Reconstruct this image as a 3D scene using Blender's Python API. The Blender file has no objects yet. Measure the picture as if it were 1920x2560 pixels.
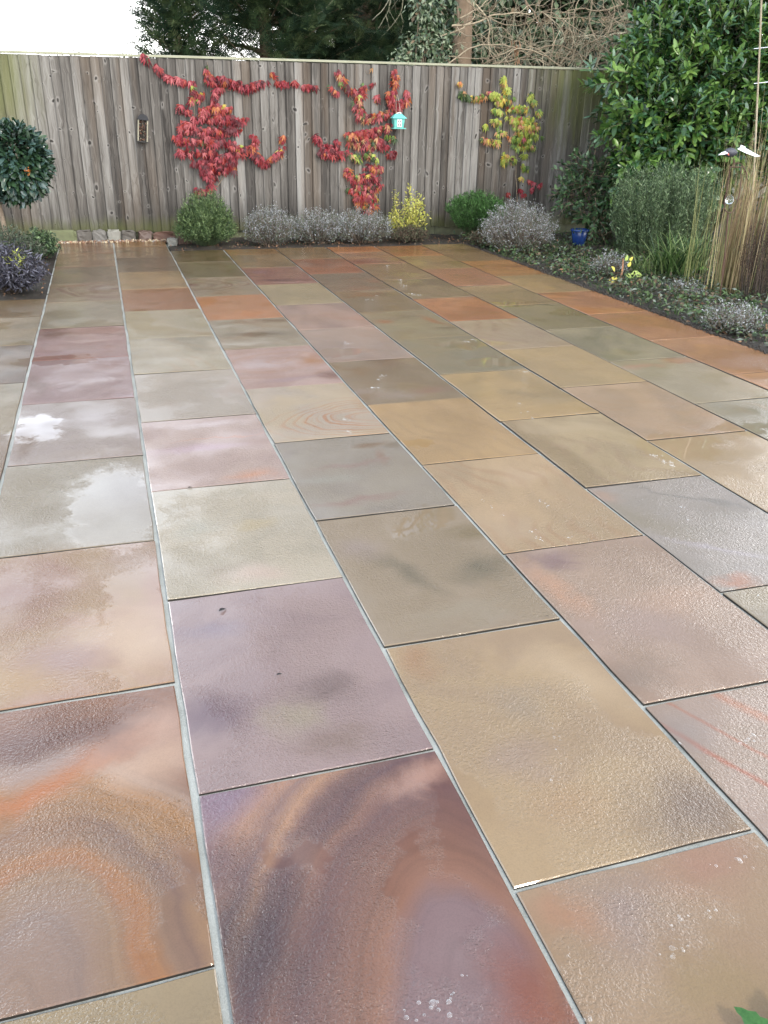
import bpy, bmesh, math, random
import numpy as np
from mathutils import Vector, Matrix
random.seed(7); RNG = np.random.default_rng(7)
scene = bpy.context.scene
COL = scene.collection

# ------------------------------------------------------------------ camera
CF, CH = 2132.17, 1.4703
F = np.array([0.27398667, 0.86381045, -0.42280351])
R = np.array([0.95554544, -0.29429689, 0.01795156])
U = np.array([0.10892302, 0.40892646, 0.90604356])
cam_d = bpy.data.cameras.new('camera'); cam = bpy.data.objects.new('camera', cam_d); COL.objects.link(cam)
m = Matrix.Identity(4)
for i in range(3):
    m[i][0] = R[i]; m[i][1] = U[i]; m[i][2] = -F[i]
m[2][3] = CH
cam.matrix_world = m
cam_d.sensor_fit = 'HORIZONTAL'; cam_d.sensor_width = 36; cam_d.lens = CF / 1920 * 36
cam_d.clip_start = 0.05; cam_d.clip_end = 1500
scene.camera = cam

# ------------------------------------------------------------------ world and sun
SUN_EL, SUN_AZ = math.radians(40), math.radians(152)      # azimuth clockwise from +Y
world = bpy.data.worlds.new('World'); scene.world = world; world.use_nodes = True
wn = world.node_tree.nodes; wl = world.node_tree.links; wn.clear()
wo = wn.new('ShaderNodeOutputWorld')
sky = wn.new('ShaderNodeTexSky'); sky.sky_type = 'NISHITA'; sky.sun_disc = False
sky.sun_elevation = SUN_EL; sky.sun_rotation = SUN_AZ; sky.air_density = 1.0; sky.dust_density = 2.0; sky.ozone_density = 1.2
b1 = wn.new('ShaderNodeBackground'); b1.inputs['Strength'].default_value = 0.15
wl.new(sky.outputs[0], b1.inputs['Color'])
b2 = wn.new('ShaderNodeBackground'); b2.inputs['Color'].default_value = (0.93, 0.965, 1.0, 1)
tc = wn.new('ShaderNodeTexCoord'); mp = wn.new('ShaderNodeMapping'); mp.inputs['Scale'].default_value = (1.0, 1.0, 2.2)
mp.inputs['Location'].default_value = (0.4, 0.2, 0.1)
nz = wn.new('ShaderNodeTexNoise'); nz.inputs['Scale'].default_value = 1.7; nz.inputs['Detail'].default_value = 5; nz.inputs['Roughness'].default_value = 0.55
cr = wn.new('ShaderNodeMapRange'); cr.inputs['From Min'].default_value = 0.36; cr.inputs['From Max'].default_value = 0.56
cr.inputs['To Min'].default_value = 0.12; cr.inputs['To Max'].default_value = 0.97
wl.new(tc.outputs['Generated'], mp.inputs[0]); wl.new(mp.outputs[0], nz.inputs['Vector']); wl.new(nz.outputs['Fac'], cr.inputs['Value'])
nz2 = wn.new('ShaderNodeTexNoise'); nz2.inputs['Scale'].default_value = 3.3; nz2.inputs['Detail'].default_value = 5; nz2.inputs['Roughness'].default_value = 0.6
wl.new(mp.outputs[0], nz2.inputs['Vector']); cs_ = wn.new('ShaderNodeMapRange'); cs_.inputs['From Min'].default_value = .32; cs_.inputs['From Max'].default_value = .66; cs_.inputs['To Min'].default_value = 1.9; cs_.inputs['To Max'].default_value = 4.3
wl.new(nz2.outputs['Fac'], cs_.inputs['Value'])
sepz = wn.new('ShaderNodeSeparateXYZ'); wl.new(tc.outputs['Generated'], sepz.inputs[0])     # thin cloud: brightest towards the horizon, bluer overhead
hz = wn.new('ShaderNodeMapRange'); hz.inputs['From Min'].default_value = .05; hz.inputs['From Max'].default_value = .68; hz.inputs['To Min'].default_value = 2.25; hz.inputs['To Max'].default_value = .50; wl.new(sepz.outputs[2], hz.inputs['Value'])
mu = wn.new('ShaderNodeMath'); mu.operation = 'MULTIPLY'; wl.new(cs_.outputs[0], mu.inputs[0]); wl.new(hz.outputs[0], mu.inputs[1]); wl.new(mu.outputs[0], b2.inputs['Strength'])
hc = wn.new('ShaderNodeValToRGB'); hc.color_ramp.elements[0].position = .06; hc.color_ramp.elements[0].color = (1, .99, .975, 1); hc.color_ramp.elements[1].position = .36; hc.color_ramp.elements[1].color = (.80, .89, 1, 1); wl.new(sepz.outputs[2], hc.inputs[0]); wl.new(hc.outputs[0], b2.inputs['Color'])
mx = wn.new('ShaderNodeMixShader'); wl.new(cr.outputs[0], mx.inputs[0]); wl.new(b1.outputs[0], mx.inputs[1]); wl.new(b2.outputs[0], mx.inputs[2])
wl.new(mx.outputs[0], wo.inputs['Surface'])
sun_d = bpy.data.lights.new('sun', 'SUN'); sun_d.energy = 2.0; sun_d.angle = math.radians(10); sun_d.color = (1.0, 0.92, 0.80)
sun = bpy.data.objects.new('sun', sun_d); COL.objects.link(sun)
sd = Vector((math.sin(SUN_AZ) * math.cos(SUN_EL), math.cos(SUN_AZ) * math.cos(SUN_EL), math.sin(SUN_EL)))
sun.rotation_euler = sd.to_track_quat('Z', 'Y').to_euler()
vs = scene.view_settings; vs.view_transform = 'Standard'; vs.look = 'None'; vs.exposure = 0.24; vs.gamma = 1.0; vs.use_curve_mapping = False
scene.render.resolution_x = 768; scene.render.resolution_y = 1024

# ------------------------------------------------------------------ geometry helpers
def ray(u, v):
    return (u - 960) / CF * R + (1280 - v) / CF * U + F
def gp(u, v, z=0.0):
    d = ray(u, v); t = (z - CH) / d[2]; return np.array([t * d[0], t * d[1], z])
def aty(u, v, Y):
    d = ray(u, v); t = Y / d[1]; return t * d + np.array([0, 0, CH])

class Acc:
    """collects verts and faces (with material index) and builds ONE mesh"""
    def __init__(s): s.v = []; s.f = []; s.m = []; s.n = 0
    def add(s, V, Fc, mi=0):
        V = np.asarray(V, float).reshape(-1, 3); Fc = np.asarray(Fc)
        s.v.append(V); s.f.append(Fc + s.n); s.m.append(np.full(len(Fc), mi) if np.isscalar(mi) else np.asarray(mi)); s.n += len(V)
    def mesh(s, name, mats, smooth=True):
        me = bpy.data.meshes.new(name)
        V = np.concatenate(s.v); me.vertices.add(len(V)); me.vertices.foreach_set('co', V.ravel())
        sizes = np.concatenate([np.full(len(f), f.shape[1]) for f in s.f]); loops = np.concatenate([f.ravel() for f in s.f])
        me.loops.add(len(loops)); me.loops.foreach_set('vertex_index', loops)
        me.polygons.add(len(sizes)); st = np.concatenate([[0], np.cumsum(sizes)[:-1]])
        me.polygons.foreach_set('loop_start', st); me.polygons.foreach_set('loop_total', sizes)
        me.polygons.foreach_set('material_index', np.concatenate(s.m))
        me.polygons.foreach_set('use_smooth', np.full(len(sizes), smooth))
        for mt in (mats if isinstance(mats, (list, tuple)) else [mats]): me.materials.append(mt)
        me.update(); me.validate(); return me
    def obj(s, name, mats, parent=None, smooth=True, loc=None):
        return link(name, s.mesh(name, mats, smooth), parent, loc)

def link(name, me, parent=None, loc=None):
    o = bpy.data.objects.new(name, me); COL.objects.link(o)
    if parent: o.parent = parent
    if loc is not None: o.location = loc
    return o
def thing(name, label, cat, loc=(0, 0, 0), group=None):
    o = bpy.data.objects.new(name, None); COL.objects.link(o); o.location = loc; o.empty_display_size = .1
    return tag(o, label, cat, group)
def tag(o, label, cat, group=None, kind=None):
    if label: o['label'] = label
    if cat: o['category'] = cat
    if group: o['group'] = group
    if kind: o['kind'] = kind
    return o
def struct(o): o['kind'] = 'structure'; return o

BOXF = np.array([[0,1,3,2],[4,6,7,5],[0,4,5,1],[2,3,7,6],[0,2,6,4],[1,5,7,3]])
def box(acc, c, sz, rot=None, mi=0, taper=1.0, jit=0):
    V = np.array([[x, y, z] for x in (-.5, .5) for y in (-.5, .5) for z in (-.5, .5)], float)
    V[V[:, 2] > 0, :2] *= taper
    V *= np.array(sz)
    if jit: V += RNG.normal(0, jit, V.shape)
    if rot is not None: V = V @ np.array(rot).T
    acc.add(V + np.array(c), BOXF, mi)
def tube(acc, P, rad, sides=5, mi=0):
    P = np.asarray(P, float); n = len(P); rad = np.broadcast_to(rad, (n,))
    T = np.gradient(P, axis=0); T /= np.linalg.norm(T, axis=1)[:, None] + 1e-9
    ref = np.array([0.3, 0.9, 0.2]) if abs(T[0] @ np.array([0, 0, 1.])) > .8 else np.array([0, 0, 1.])
    A = np.cross(T, ref); A /= np.linalg.norm(A, axis=1)[:, None] + 1e-9; B = np.cross(T, A)
    a = np.linspace(0, 2 * np.pi, sides, endpoint=False)
    V = P[:, None] + rad[:, None, None] * (np.cos(a)[None, :, None] * A[:, None] + np.sin(a)[None, :, None] * B[:, None])
    i = np.arange(n - 1)[:, None] * sides; j = np.arange(sides)[None]; k = (j + 1) % sides
    Fc = np.stack([i + j, i + k, i + sides + k, i + sides + j], -1).reshape(-1, 4)
    acc.add(V, Fc, mi)
    if sides > 3:
        acc.add(V[-1], np.array([[0, q, q + 1] for q in range(1, sides - 1)]), mi)
def lathe(acc, prof, c=(0, 0, 0), sides=20, mi=0):
    prof = np.array(prof, float); a = np.linspace(0, 2 * np.pi, sides, endpoint=False)
    V = np.stack([prof[:, 0:1] * np.cos(a), prof[:, 0:1] * np.sin(a), np.repeat(prof[:, 1:2], sides, 1)], -1) + np.array(c)
    n = len(prof); i = np.arange(n - 1)[:, None] * sides; j = np.arange(sides)[None]; k = (j + 1) % sides
    acc.add(V, np.stack([i + j, i + k, i + sides + k, i + sides + j], -1).reshape(-1, 4), mi)
def unit(v): return v / (np.linalg.norm(v, axis=-1, keepdims=True) + 1e-9)
def scatter(acc, tmpl, P, D, N, S, mi=0):
    """place leaf template (verts x=side y=along z=normal) at P along D with normal near N, scale S"""
    V, Fs = tmpl; P = np.asarray(P); K = len(P)
    D = unit(np.asarray(D, float)); X = unit(np.cross(D, N)); Z = np.cross(X, D)
    S = np.broadcast_to(S, (K,))[:, None, None]
    W = P[:, None] + S * (V[None, :, 0:1] * X[:, None] + V[None, :, 1:2] * D[:, None] + V[None, :, 2:3] * Z[:, None])
    off = (np.arange(K) * len(V))[:, None, None]
    Fc = (Fs[None] + off).reshape(-1, Fs.shape[1])
    mm = np.repeat(np.broadcast_to(mi, (K,)), len(Fs))
    acc.add(W.reshape(-1, 3), Fc, mm)
def mat_of(P, D, N, S):
    D = unit(np.asarray(D, float)); X = unit(np.cross(D, N)); Z = np.cross(X, D)
    M = Matrix.Identity(4)
    for i in range(3): M[i][0] = X[i] * S; M[i][1] = D[i] * S; M[i][2] = Z[i] * S; M[i][3] = P[i]
    return M
def leaf_tmpl(width=.4, seg=4, droop=.12, fold=.12, tip=1.0, shape='oblong'):
    """unit-length leaf; quads; midrib curved down"""
    V = []; 
    for i in range(seg + 1):
        t = i / seg
        if shape == 'oblong': w = width * .5 * math.sin(math.pi * min(1, (t * .92 + .04))) ** .6
        elif shape == 'ovate': w = width * .5 * (math.sin(math.pi * t ** .75) ** .9 + .01)
        else: w = width * .5 * (1 - t) ** .7
        z = -droop * t * t
        V += [(-w, t, z + fold * w * 2), (0, t, z), (w, t, z + fold * w * 2)]
    Fs = []
    for i in range(seg):
        a = i * 3; Fs += [(a, a + 1, a + 4, a + 3), (a + 1, a + 2, a + 5, a + 4)]
    return np.array(V, float), np.array(Fs)
def rand_dir(n, up=0.0):
    v = RNG.normal(0, 1, (n, 3)); v[:, 2] += up; return unit(v)

# ------------------------------------------------------------------ material helpers
def s2l(c):
    return tuple(((x / 255) / 12.92 if x / 255 <= .04045 else ((x / 255 + .055) / 1.055) ** 2.4) for x in c)
class NT:
    def __init__(s, tree): s.t = tree; s.n = tree.nodes; s.l = tree.links
    def new(s, ty, **kw):
        n = s.n.new(ty)
        for k, v in kw.items(): setattr(n, k, v)
        return n
    def set(s, sock, v):
        if hasattr(v, 'links') or isinstance(v, bpy.types.NodeSocket): s.l.new(v, sock)
        else:
            if sock.type == 'RGBA' and len(v) == 3: v = (*v, 1)
            sock.default_value = v
    def math(s, op, a, b=None, c=None, clamp=False):
        n = s.new('ShaderNodeMath', operation=op); n.use_clamp = clamp; s.set(n.inputs[0], a)
        if b is not None: s.set(n.inputs[1], b)
        if c is not None: s.set(n.inputs[2], c)
        return n.outputs[0]
    def vmath(s, op, a, b=None, scale=None):
        n = s.new('ShaderNodeVectorMath', operation=op); s.set(n.inputs[0], a)
        if b is not None: s.set(n.inputs[1], b)
        if scale is not None: s.set(n.inputs['Scale'], scale)
        return n.outputs['Value'] if op in ('LENGTH', 'DOT_PRODUCT', 'DISTANCE') else n.outputs[0]
    def mix(s, f, a, b, blend='MIX'):
        n = s.new('ShaderNodeMix', data_type='RGBA', blend_type=blend); s.set(n.inputs[0], f); s.set(n.inputs[6], a); s.set(n.inputs[7], b); return n.outputs[2]
    def noise(s, vec, scale, detail=3, rough=.5, dist=0, out='Fac'):
        n = s.new('ShaderNodeTexNoise'); s.l.new(vec, n.inputs['Vector']); n.inputs['Scale'].default_value = scale
        n.inputs['Detail'].default_value = detail; n.inputs['Roughness'].default_value = rough; n.inputs['Distortion'].default_value = dist
        return n.outputs[out]
    def mapping(s, vec, loc=(0, 0, 0), rot=(0, 0, 0), sc=(1, 1, 1), ty='POINT'):
        n = s.new('ShaderNodeMapping', vector_type=ty); s.l.new(vec, n.inputs[0]); s.set(n.inputs[1], loc); s.set(n.inputs[2], rot); s.set(n.inputs[3], sc); return n.outputs[0]
    def mrange(s, v, a, b, c=0., d=1., smooth=True):
        n = s.new('ShaderNodeMapRange', interpolation_type='SMOOTHSTEP' if smooth else 'LINEAR'); s.set(n.inputs[0], v)
        for i, x in enumerate((a, b, c, d)): s.set(n.inputs[i + 1], x)
        return n.outputs[0]
    def ramp(s, v, stops):
        n = s.new('ShaderNodeValToRGB'); s.l.new(v, n.inputs[0]); e = n.color_ramp.elements
        while len(e) < len(stops): e.new(.5)
        for i, (p, c) in enumerate(stops): e[i].position = p; e[i].color = (*c, 1) if len(c) == 3 else c
        return n.outputs[0]
def new_mat(name):
    mt = bpy.data.materials.new(name); mt.use_nodes = True; nt = NT(mt.node_tree); nt.n.clear()
    out = nt.new('ShaderNodeOutputMaterial'); return mt, nt, out
def simple(name, col, rough=.6, var=.15, scale=30, metal=0, bump=0, trans=0, spec=.5, hue=None, subs=0):
    """procedural surface: base colour with noise variation + per-object variation"""
    mt, nt, out = new_mat(name)
    p = nt.new('ShaderNodeBsdfPrincipled'); tc_ = nt.new('ShaderNodeTexCoord'); oi = nt.new('ShaderNodeObjectInfo')
    ge = nt.new('ShaderNodeNewGeometry')
    n = nt.noise(tc_.outputs['Object'], scale, 4, .6)
    c2 = hue if hue else tuple(min(1, x * 1.5) for x in col)
    c0 = tuple(x * .6 for x in col)
    rnd = nt.math('ADD', nt.math('MULTIPLY', n, .5 + var), nt.math('MULTIPLY', ge.outputs['Random Per Island'], .55))
    rnd = nt.math('ADD', rnd, nt.math('MULTIPLY', oi.outputs['Random'], .0))
    c = nt.ramp(rnd, [(.15, c0), (.5, col), (.95, c2)])
    nt.l.new(c, p.inputs['Base Color']); p.inputs['Roughness'].default_value = rough; p.inputs['Metallic'].default_value = metal
    p.inputs['Specular IOR Level'].default_value = spec
    if bump:
        b = nt.new('ShaderNodeBump'); b.inputs['Strength'].default_value = bump; b.inputs['Distance'].default_value = .004
        nt.l.new(nt.noise(tc_.outputs['Object'], scale * 3, 5, .6), b.inputs['Height']); nt.l.new(b.outputs[0], p.inputs['Normal'])
    sh = p.outputs[0]
    if trans:
        tr = nt.new('ShaderNodeBsdfTranslucent'); nt.l.new(c, tr.inputs[0]); ms = nt.new('ShaderNodeMixShader'); ms.inputs[0].default_value = trans
        nt.l.new(p.outputs[0], ms.inputs[1]); nt.l.new(tr.outputs[0], ms.inputs[2]); sh = ms.outputs[0]
    nt.l.new(sh, out.inputs[0]); return mt

# ------------------------------------------------------------------ wet sandstone
# puddles and glassy films of water: world ellipses (photo-derived ground spots)
PUD = []
def pud(u, v, a, b, rot=0): g = gp(u, v); PUD.append((g[0], g[1], a, b, math.radians(rot)))
pud(100, 1070, .13, .22); pud(290, 1260, .17, .42); pud(400, 1850, .17, .22); pud(350, 1560, .12, .40); pud(330, 1840, .12, .12)
pud(1700, 1110, .26, .20, 20); pud(1060, 1300, .20, .11); pud(1340, 1590, .22, .10); pud(1500, 1700, .09, .30, 10)
pud(1040, 1110, .12, .06); pud(1180, 860, .3, .12); pud(840, 880, .3, .08); pud(1230, 905, .25, .1); pud(1460, 780, .3, .15); pud(1200, 2110, .07, .4)
pud(150, 900, .25, .12); pud(1090, 2260, .06, .2); pud(740, 2130, .06, .05); pud(1870, 1070, .2, .08); pud(1300, 760, .3, .15); pud(480, 2330, .06, .2)
def stone_group():
    g = bpy.data.node_groups.new('wet_sandstone', 'ShaderNodeTree')
    g.interface.new_socket('Color', in_out='INPUT', socket_type='NodeSocketColor')
    g.interface.new_socket('BSDF', in_out='OUTPUT', socket_type='NodeSocketShader')
    nt = NT(g); gi = nt.new('NodeGroupInput'); go = nt.new('NodeGroupOutput')
    geo = nt.new('ShaderNodeNewGeometry'); P = geo.outputs['Position']
    at = nt.new('ShaderNodeAttribute', attribute_type='OBJECT', attribute_name='seed')
    Ps = nt.vmath('ADD', P, nt.vmath('MULTIPLY', at.outputs['Vector'], (7.3, 3.1, 5.7)))
    # water film thickness
    warp = nt.vmath('ADD', P, nt.vmath('SCALE', nt.vmath('SUBTRACT', nt.noise(P, 6, 6, .62, out='Color'), (.5, .5, .5)), scale=.42))
    mask = None
    for (x, y, a, b, r) in PUD:
        q = nt.mapping(warp, (x, y, 0), (0, 0, r), (a, b, 1e3), 'TEXTURE')
        d = nt.vmath('LENGTH', q); k = nt.math('SUBTRACT', 1.25, d)
        mask = k if mask is None else nt.math('MAXIMUM', mask, k)
    rnd = nt.math('MULTIPLY', nt.math('SUBTRACT', nt.noise(Ps, 2.0, 3, .5), .56), 2.0)
    hf = nt.noise(P, 75, 3, .55, .3)
    mask = nt.math('SUBTRACT', nt.math('MAXIMUM', mask, rnd), nt.math('MULTIPLY', hf, .7))
    mask = nt.mrange(mask, -.34, .14)
    dry = nt.mrange(nt.noise(Ps, 2.4, 3, .5), .30, .70)
    rg = None
    for (u, v, a_, b_, r_) in [(330,1480,.16,.40,0),(250,1750,.2,.2,0),(230,2080,.22,.22,0),(650,2250,.2,.16,20),(950,2150,.2,.2,0),(1600,2000,.2,.16,10),(1600,2280,.22,.16,0),(60,1200,.25,.35,0),(1420,1500,.16,.25,0),(600,1900,.2,.15,0)]:
        q = gp(u, v); k = nt.math('SUBTRACT', 1.2, nt.vmath('LENGTH', nt.mapping(warp, (q[0], q[1], 0), (0, 0, math.radians(r_)), (a_, b_, 1e3), 'TEXTURE')))
        rg = k if rg is None else nt.math('MAXIMUM', rg, k)
    rg = nt.mrange(rg, -.1, 1.1, 0, .68)
    # colour: fine grain
    col = gi.outputs['Color']
    gr = nt.noise(P, 260, 3, .7); gr2 = nt.noise(P, 38, 4, .6)
    col = nt.mix(nt.math('MULTIPLY', nt.mrange(gr, .40, .72, 0, 1), .30), col, nt.vmath('SCALE', col, scale=.55))
    col = nt.mix(nt.mrange(gr2, .45, .8, 0, .18), col, nt.vmath('SCALE', col, scale=1.25))
    # dark pin specks and worm pits
    vo = nt.new('ShaderNodeTexVoronoi', feature='F1'); vo.inputs['Scale'].default_value = 55; nt.l.new(P, vo.inputs['Vector'])
    sp = nt.math('MULTIPLY', nt.mrange(vo.outputs['Distance'], .09, .04), nt.mrange(nt.noise(P, 9, 2), .62, .7))
    col = nt.mix(nt.math('MULTIPLY', sp, .6), col, (.05, .04, .03))
    # riven relief
    n1 = nt.noise(P, 210, 2, .5, .3)
    n2 = nt.noise(P, 92, 3, .55, .2)
    n3 = nt.noise(P, 3.2, 1, .4)
    h = nt.math('ADD', nt.math('MULTIPLY', n1, .7), nt.math('MULTIPLY', n2, .9))
    inv = nt.math('SUBTRACT', 1, mask)
    b = nt.new('ShaderNodeBump'); nt.l.new(nt.math('MULTIPLY', inv, nt.math('MAXIMUM', nt.mrange(dry, .0, 1., .14, .7), rg)), b.inputs['Strength']); b.inputs['Distance'].default_value = .0085; nt.l.new(h, b.inputs['Height'])
    b2_ = nt.new('ShaderNodeBump'); nt.l.new(nt.math('MULTIPLY_ADD', inv, .5, .08), b2_.inputs['Strength']); b2_.inputs['Distance'].default_value = .018; nt.l.new(n3, b2_.inputs['Height']); nt.l.new(b.outputs[0], b2_.inputs['Normal'])
    rough = nt.math('ADD', .02, nt.math('MULTIPLY', inv, nt.mrange(dry, .2, 1, .015, .09)))
    p = nt.new('ShaderNodeBsdfPrincipled'); nt.l.new(col, p.inputs['Base Color']); p.inputs['Roughness'].default_value = .75
    p.inputs['Specular IOR Level'].default_value = .2
    p.inputs['Coat Weight'].default_value = 1; p.inputs['Coat IOR'].default_value = 1.55; nt.l.new(rough, p.inputs['Coat Roughness']); 
    nt.l.new(b2_.outputs[0], p.inputs['Coat Normal']); nt.l.new(b.outputs[0], p.inputs['Normal'])
    nt.l.new(p.outputs[0], go.inputs[0]); return g
STONE = stone_group()
ALB = .425
def alb(c, k=ALB):
    c = [.94 * x + .06 * y for x, y in zip(c, (186, 158, 126))]; l = s2l(c); m_ = sum(l) / 3
    return tuple(max(.004, min(.8, (m_ + (x - m_) * .98) * k * w_)) for x, w_ in zip(l, (1.12, 1.0, .86)))
def slab_shared():
    mt, nt, out = new_mat('wet_sandstone_slab')
    g = nt.new('ShaderNodeGroup'); g.node_tree = STONE
    A = lambda nm, o='Color': nt.new('ShaderNodeAttribute', attribute_type='OBJECT', attribute_name=nm).outputs[o]
    P = nt.new('ShaderNodeNewGeometry').outputs['Position']; sd_ = A('seed', 'Vector')
    Ps = nt.vmath('ADD', P, nt.vmath('MULTIPLY', sd_, (7.3, 3.1, 5.7)))
    n = nt.noise(nt.mapping(Ps, sc=(1, .7, 1)), 1.9, 4, .5, .8)
    c = nt.mix(nt.mrange(n, .36, .64), A('ca'), A('cb'))
    w = nt.vmath('ADD', Ps, nt.vmath('SCALE', nt.noise(Ps, 1.6, 2, .5, out='Color'), scale=.9))
    wv = nt.new('ShaderNodeTexWave', wave_type='RINGS', rings_direction='Z'); nt.l.new(w, wv.inputs[0]); wv.inputs['Scale'].default_value = 2.2
    wv.inputs['Distortion'].default_value = 1.5; wv.inputs['Detail'].default_value = 3; wv.inputs['Detail Scale'].default_value = .8
    sw = nt.math('MULTIPLY', nt.mrange(wv.outputs['Fac'], .45, 1.0), A('vein', 'Fac'))
    c = nt.mix(nt.math('MULTIPLY', sw, nt.mrange(nt.noise(Ps, 2.6, 2), .35, .6)), c, A('cc'))
    nt.l.new(c, g.inputs[0]); nt.l.new(g.outputs[0], out.inputs[0]); return mt
SLAB = slab_shared()
def hero(base, blobs=(), rings=None, base2=None, warp=.22, flow=None):
    mt, nt, out = new_mat('wet_sandstone_figured')
    g = nt.new('ShaderNodeGroup'); g.node_tree = STONE
    P = nt.new('ShaderNodeNewGeometry').outputs['Position']
    W = nt.vmath('ADD', P, nt.vmath('SCALE', nt.vmath('SUBTRACT', nt.noise(P, 4.0, 6, .62, .8, out='Color'), (.5, .5, .5)), scale=warp))
    W2 = nt.vmath('ADD', P, nt.vmath('SCALE', nt.vmath('SUBTRACT', nt.noise(P, 2.2, 2, .5, out='Color'), (.5, .5, .5)), scale=.25))
    n = nt.noise(P, 3.0, 4, .55, .8)
    c = nt.mix(nt.mrange(n, .36, .64), alb(base), alb(base2 or [x * .9 for x in base]))
    if flow:      # broad bedding bands swept round a centre
        (u, v, sx, sy, rot, wv_, stops) = flow; q = gp(u, v)
        WF = nt.vmath('ADD', P, nt.vmath('SCALE', nt.vmath('SUBTRACT', nt.noise(P, 1.7, 4, .5, .4, out='Color'), (.5, .5, .5)), scale=wv_))
        d = nt.vmath('LENGTH', nt.mapping(WF, (q[0], q[1], 0), (0, 0, math.radians(rot)), (sx, sy, 1e3), 'TEXTURE'))
        n1d = nt.new('ShaderNodeTexNoise', noise_dimensions='1D'); nt.l.new(d, n1d.inputs['W']); n1d.inputs['Scale'].default_value = 22; n1d.inputs['Detail'].default_value = 3
        d2 = nt.math('ADD', d, nt.math('MULTIPLY', nt.math('SUBTRACT', nt.noise(P, 9, 5, .65), .5), .09))
        c = nt.ramp(d2, [(p_, alb(k_, ALB * .84)) for p_, k_ in stops])
        c = nt.mix(nt.mrange(n1d.outputs['Fac'], .42, .68, 0, .30), c, nt.vmath('SCALE', c, scale=.66))
    for bl in blobs:
        (u, v, a, b, rot, colr) = bl[:6]; st = bl[6] if len(bl) > 6 else .9
        q = gp(u, v); d = nt.vmath('LENGTH', nt.mapping(W, (q[0], q[1], 0), (0, 0, math.radians(rot)), (a, b, 1e3), 'TEXTURE'))
        c = nt.mix(nt.mrange(d, 1.5, .0, 0, st), c, alb(colr))
    if rings:
        (u, v, sx, sy, rot, freq, colr, st) = rings; q = gp(u, v)
        d = nt.vmath('LENGTH', nt.mapping(W2, (q[0], q[1], 0), (0, 0, math.radians(rot)), (sx, sy, 1e3), 'TEXTURE'))
        q1 = nt.math('ADD', d, nt.math('MULTIPLY', nt.noise(P, 5, 5, .6), .16))
        n1d = nt.new('ShaderNodeTexNoise', noise_dimensions='1D'); nt.l.new(q1, n1d.inputs['W']); n1d.inputs['Scale'].default_value = freq * .45; n1d.inputs['Detail'].default_value = 2.5; n1d.inputs['Roughness'].default_value = .55
        k = nt.math('MULTIPLY', nt.mrange(n1d.outputs['Fac'], .46, .66), nt.mrange(nt.noise(P, 4, 3), .3, .6, .45, 1))
        k = nt.math('MULTIPLY', k, nt.mrange(d, 1.15, .9))
        c = nt.mix(nt.math('MULTIPLY', k, st), c, alb(colr))
    nt.l.new(c, g.inputs[0]); nt.l.new(g.outputs[0], out.inputs[0]); return mt

# mortar
def mortar_mat():
    mt, nt, out = new_mat('pale_mortar'); P = nt.new('ShaderNodeNewGeometry').outputs['Position']
    p = nt.new('ShaderNodeBsdfPrincipled'); n = nt.noise(P, 6, 5, .6); n2 = nt.noise(P, 300, 3, .7)
    c = nt.ramp(nt.math('ADD', nt.math('MULTIPLY', n, .6), nt.math('MULTIPLY', n2, .4)), [(.3, (.16, .155, .13)), (.46, (.34, .35, .32)), (.7, (.50, .51, .48))])
    nt.l.new(c, p.inputs['Base Color']); p.inputs['Roughness'].default_value = .55
    b = nt.new('ShaderNodeBump'); b.inputs['Strength'].default_value = .8; b.inputs['Distance'].default_value = .003; nt.l.new(nt.noise(P, 180, 4, .7), b.inputs['Height']); nt.l.new(b.outputs[0], p.inputs['Normal'])
    nt.l.new(p.outputs[0], out.inputs[0]); return mt
def soil_mat():
    mt, nt, out = new_mat('damp_soil'); P = nt.new('ShaderNodeNewGeometry').outputs['Position']
    p = nt.new('ShaderNodeBsdfPrincipled'); n = nt.noise(P, 5, 6, .65); n2 = nt.noise(P, 70, 4, .7)
    c = nt.ramp(nt.math('ADD', nt.math('MULTIPLY', n, .5), nt.math('MULTIPLY', n2, .5)), [(.3, (.012, .009, .006)), (.5, (.035, .027, .02)), (.62, (.06, .05, .04)), (.75, (.10, .095, .085))])
    nt.l.new(c, p.inputs['Base Color']); p.inputs['Roughness'].default_value = .7
    b = nt.new('ShaderNodeBump'); b.inputs['Strength'].default_value = 1; b.inputs['Distance'].default_value = .02; nt.l.new(n2, b.inputs['Height']); nt.l.new(b.outputs[0], p.inputs['Normal'])
    nt.l.new(p.outputs[0], out.inputs[0]); return mt
SOIL = soil_mat()

# ------------------------------------------------------------------ ground
acc = Acc(); acc.add([(-600, -600, -.12), (600, -600, -.12), (600, 600, -.12), (-600, 600, -.12)], [[0, 1, 2, 3]])
struct(acc.obj('ground', simple('far_earth', (.05, .055, .03), .9, .2, 2)))
S = 0.61 / 0.9; X0 = -0.5586; PW = 0.61
def bumpy(x0, x1, y0, y1, step, z, amp, name, mat, clip=None):
    xs = np.arange(x0, x1 + step, step); ys = np.arange(y0, y1 + step, step); X, Y = np.meshgrid(xs, ys)
    Z = z + amp * (np.sin(X * 5.1 + 1.7 * np.sin(Y * 3)) * .4 + np.sin(Y * 6.3 + X * 2.2) * .3 + np.sin(X * 17 + Y * 13) * .2) + RNG.normal(0, amp * .22, X.shape)
    V = np.stack([X, Y, Z], -1).reshape(-1, 3); n, k = X.shape
    i = (np.arange(n - 1)[:, None] * k + np.arange(k - 1)[None]).ravel()
    a = Acc(); a.add(V, np.stack([i, i + 1, i + k + 1, i + k], -1)); return struct(a.obj(name, mat))
bumpy(4.25, 13, -1, 16, .06, -.03, .022, 'right_bed_soil', SOIL)
bumpy(-4, -0.585, 7.86, 11.52, .05, -.02, .02, 'left_bed_soil', SOIL)
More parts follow.
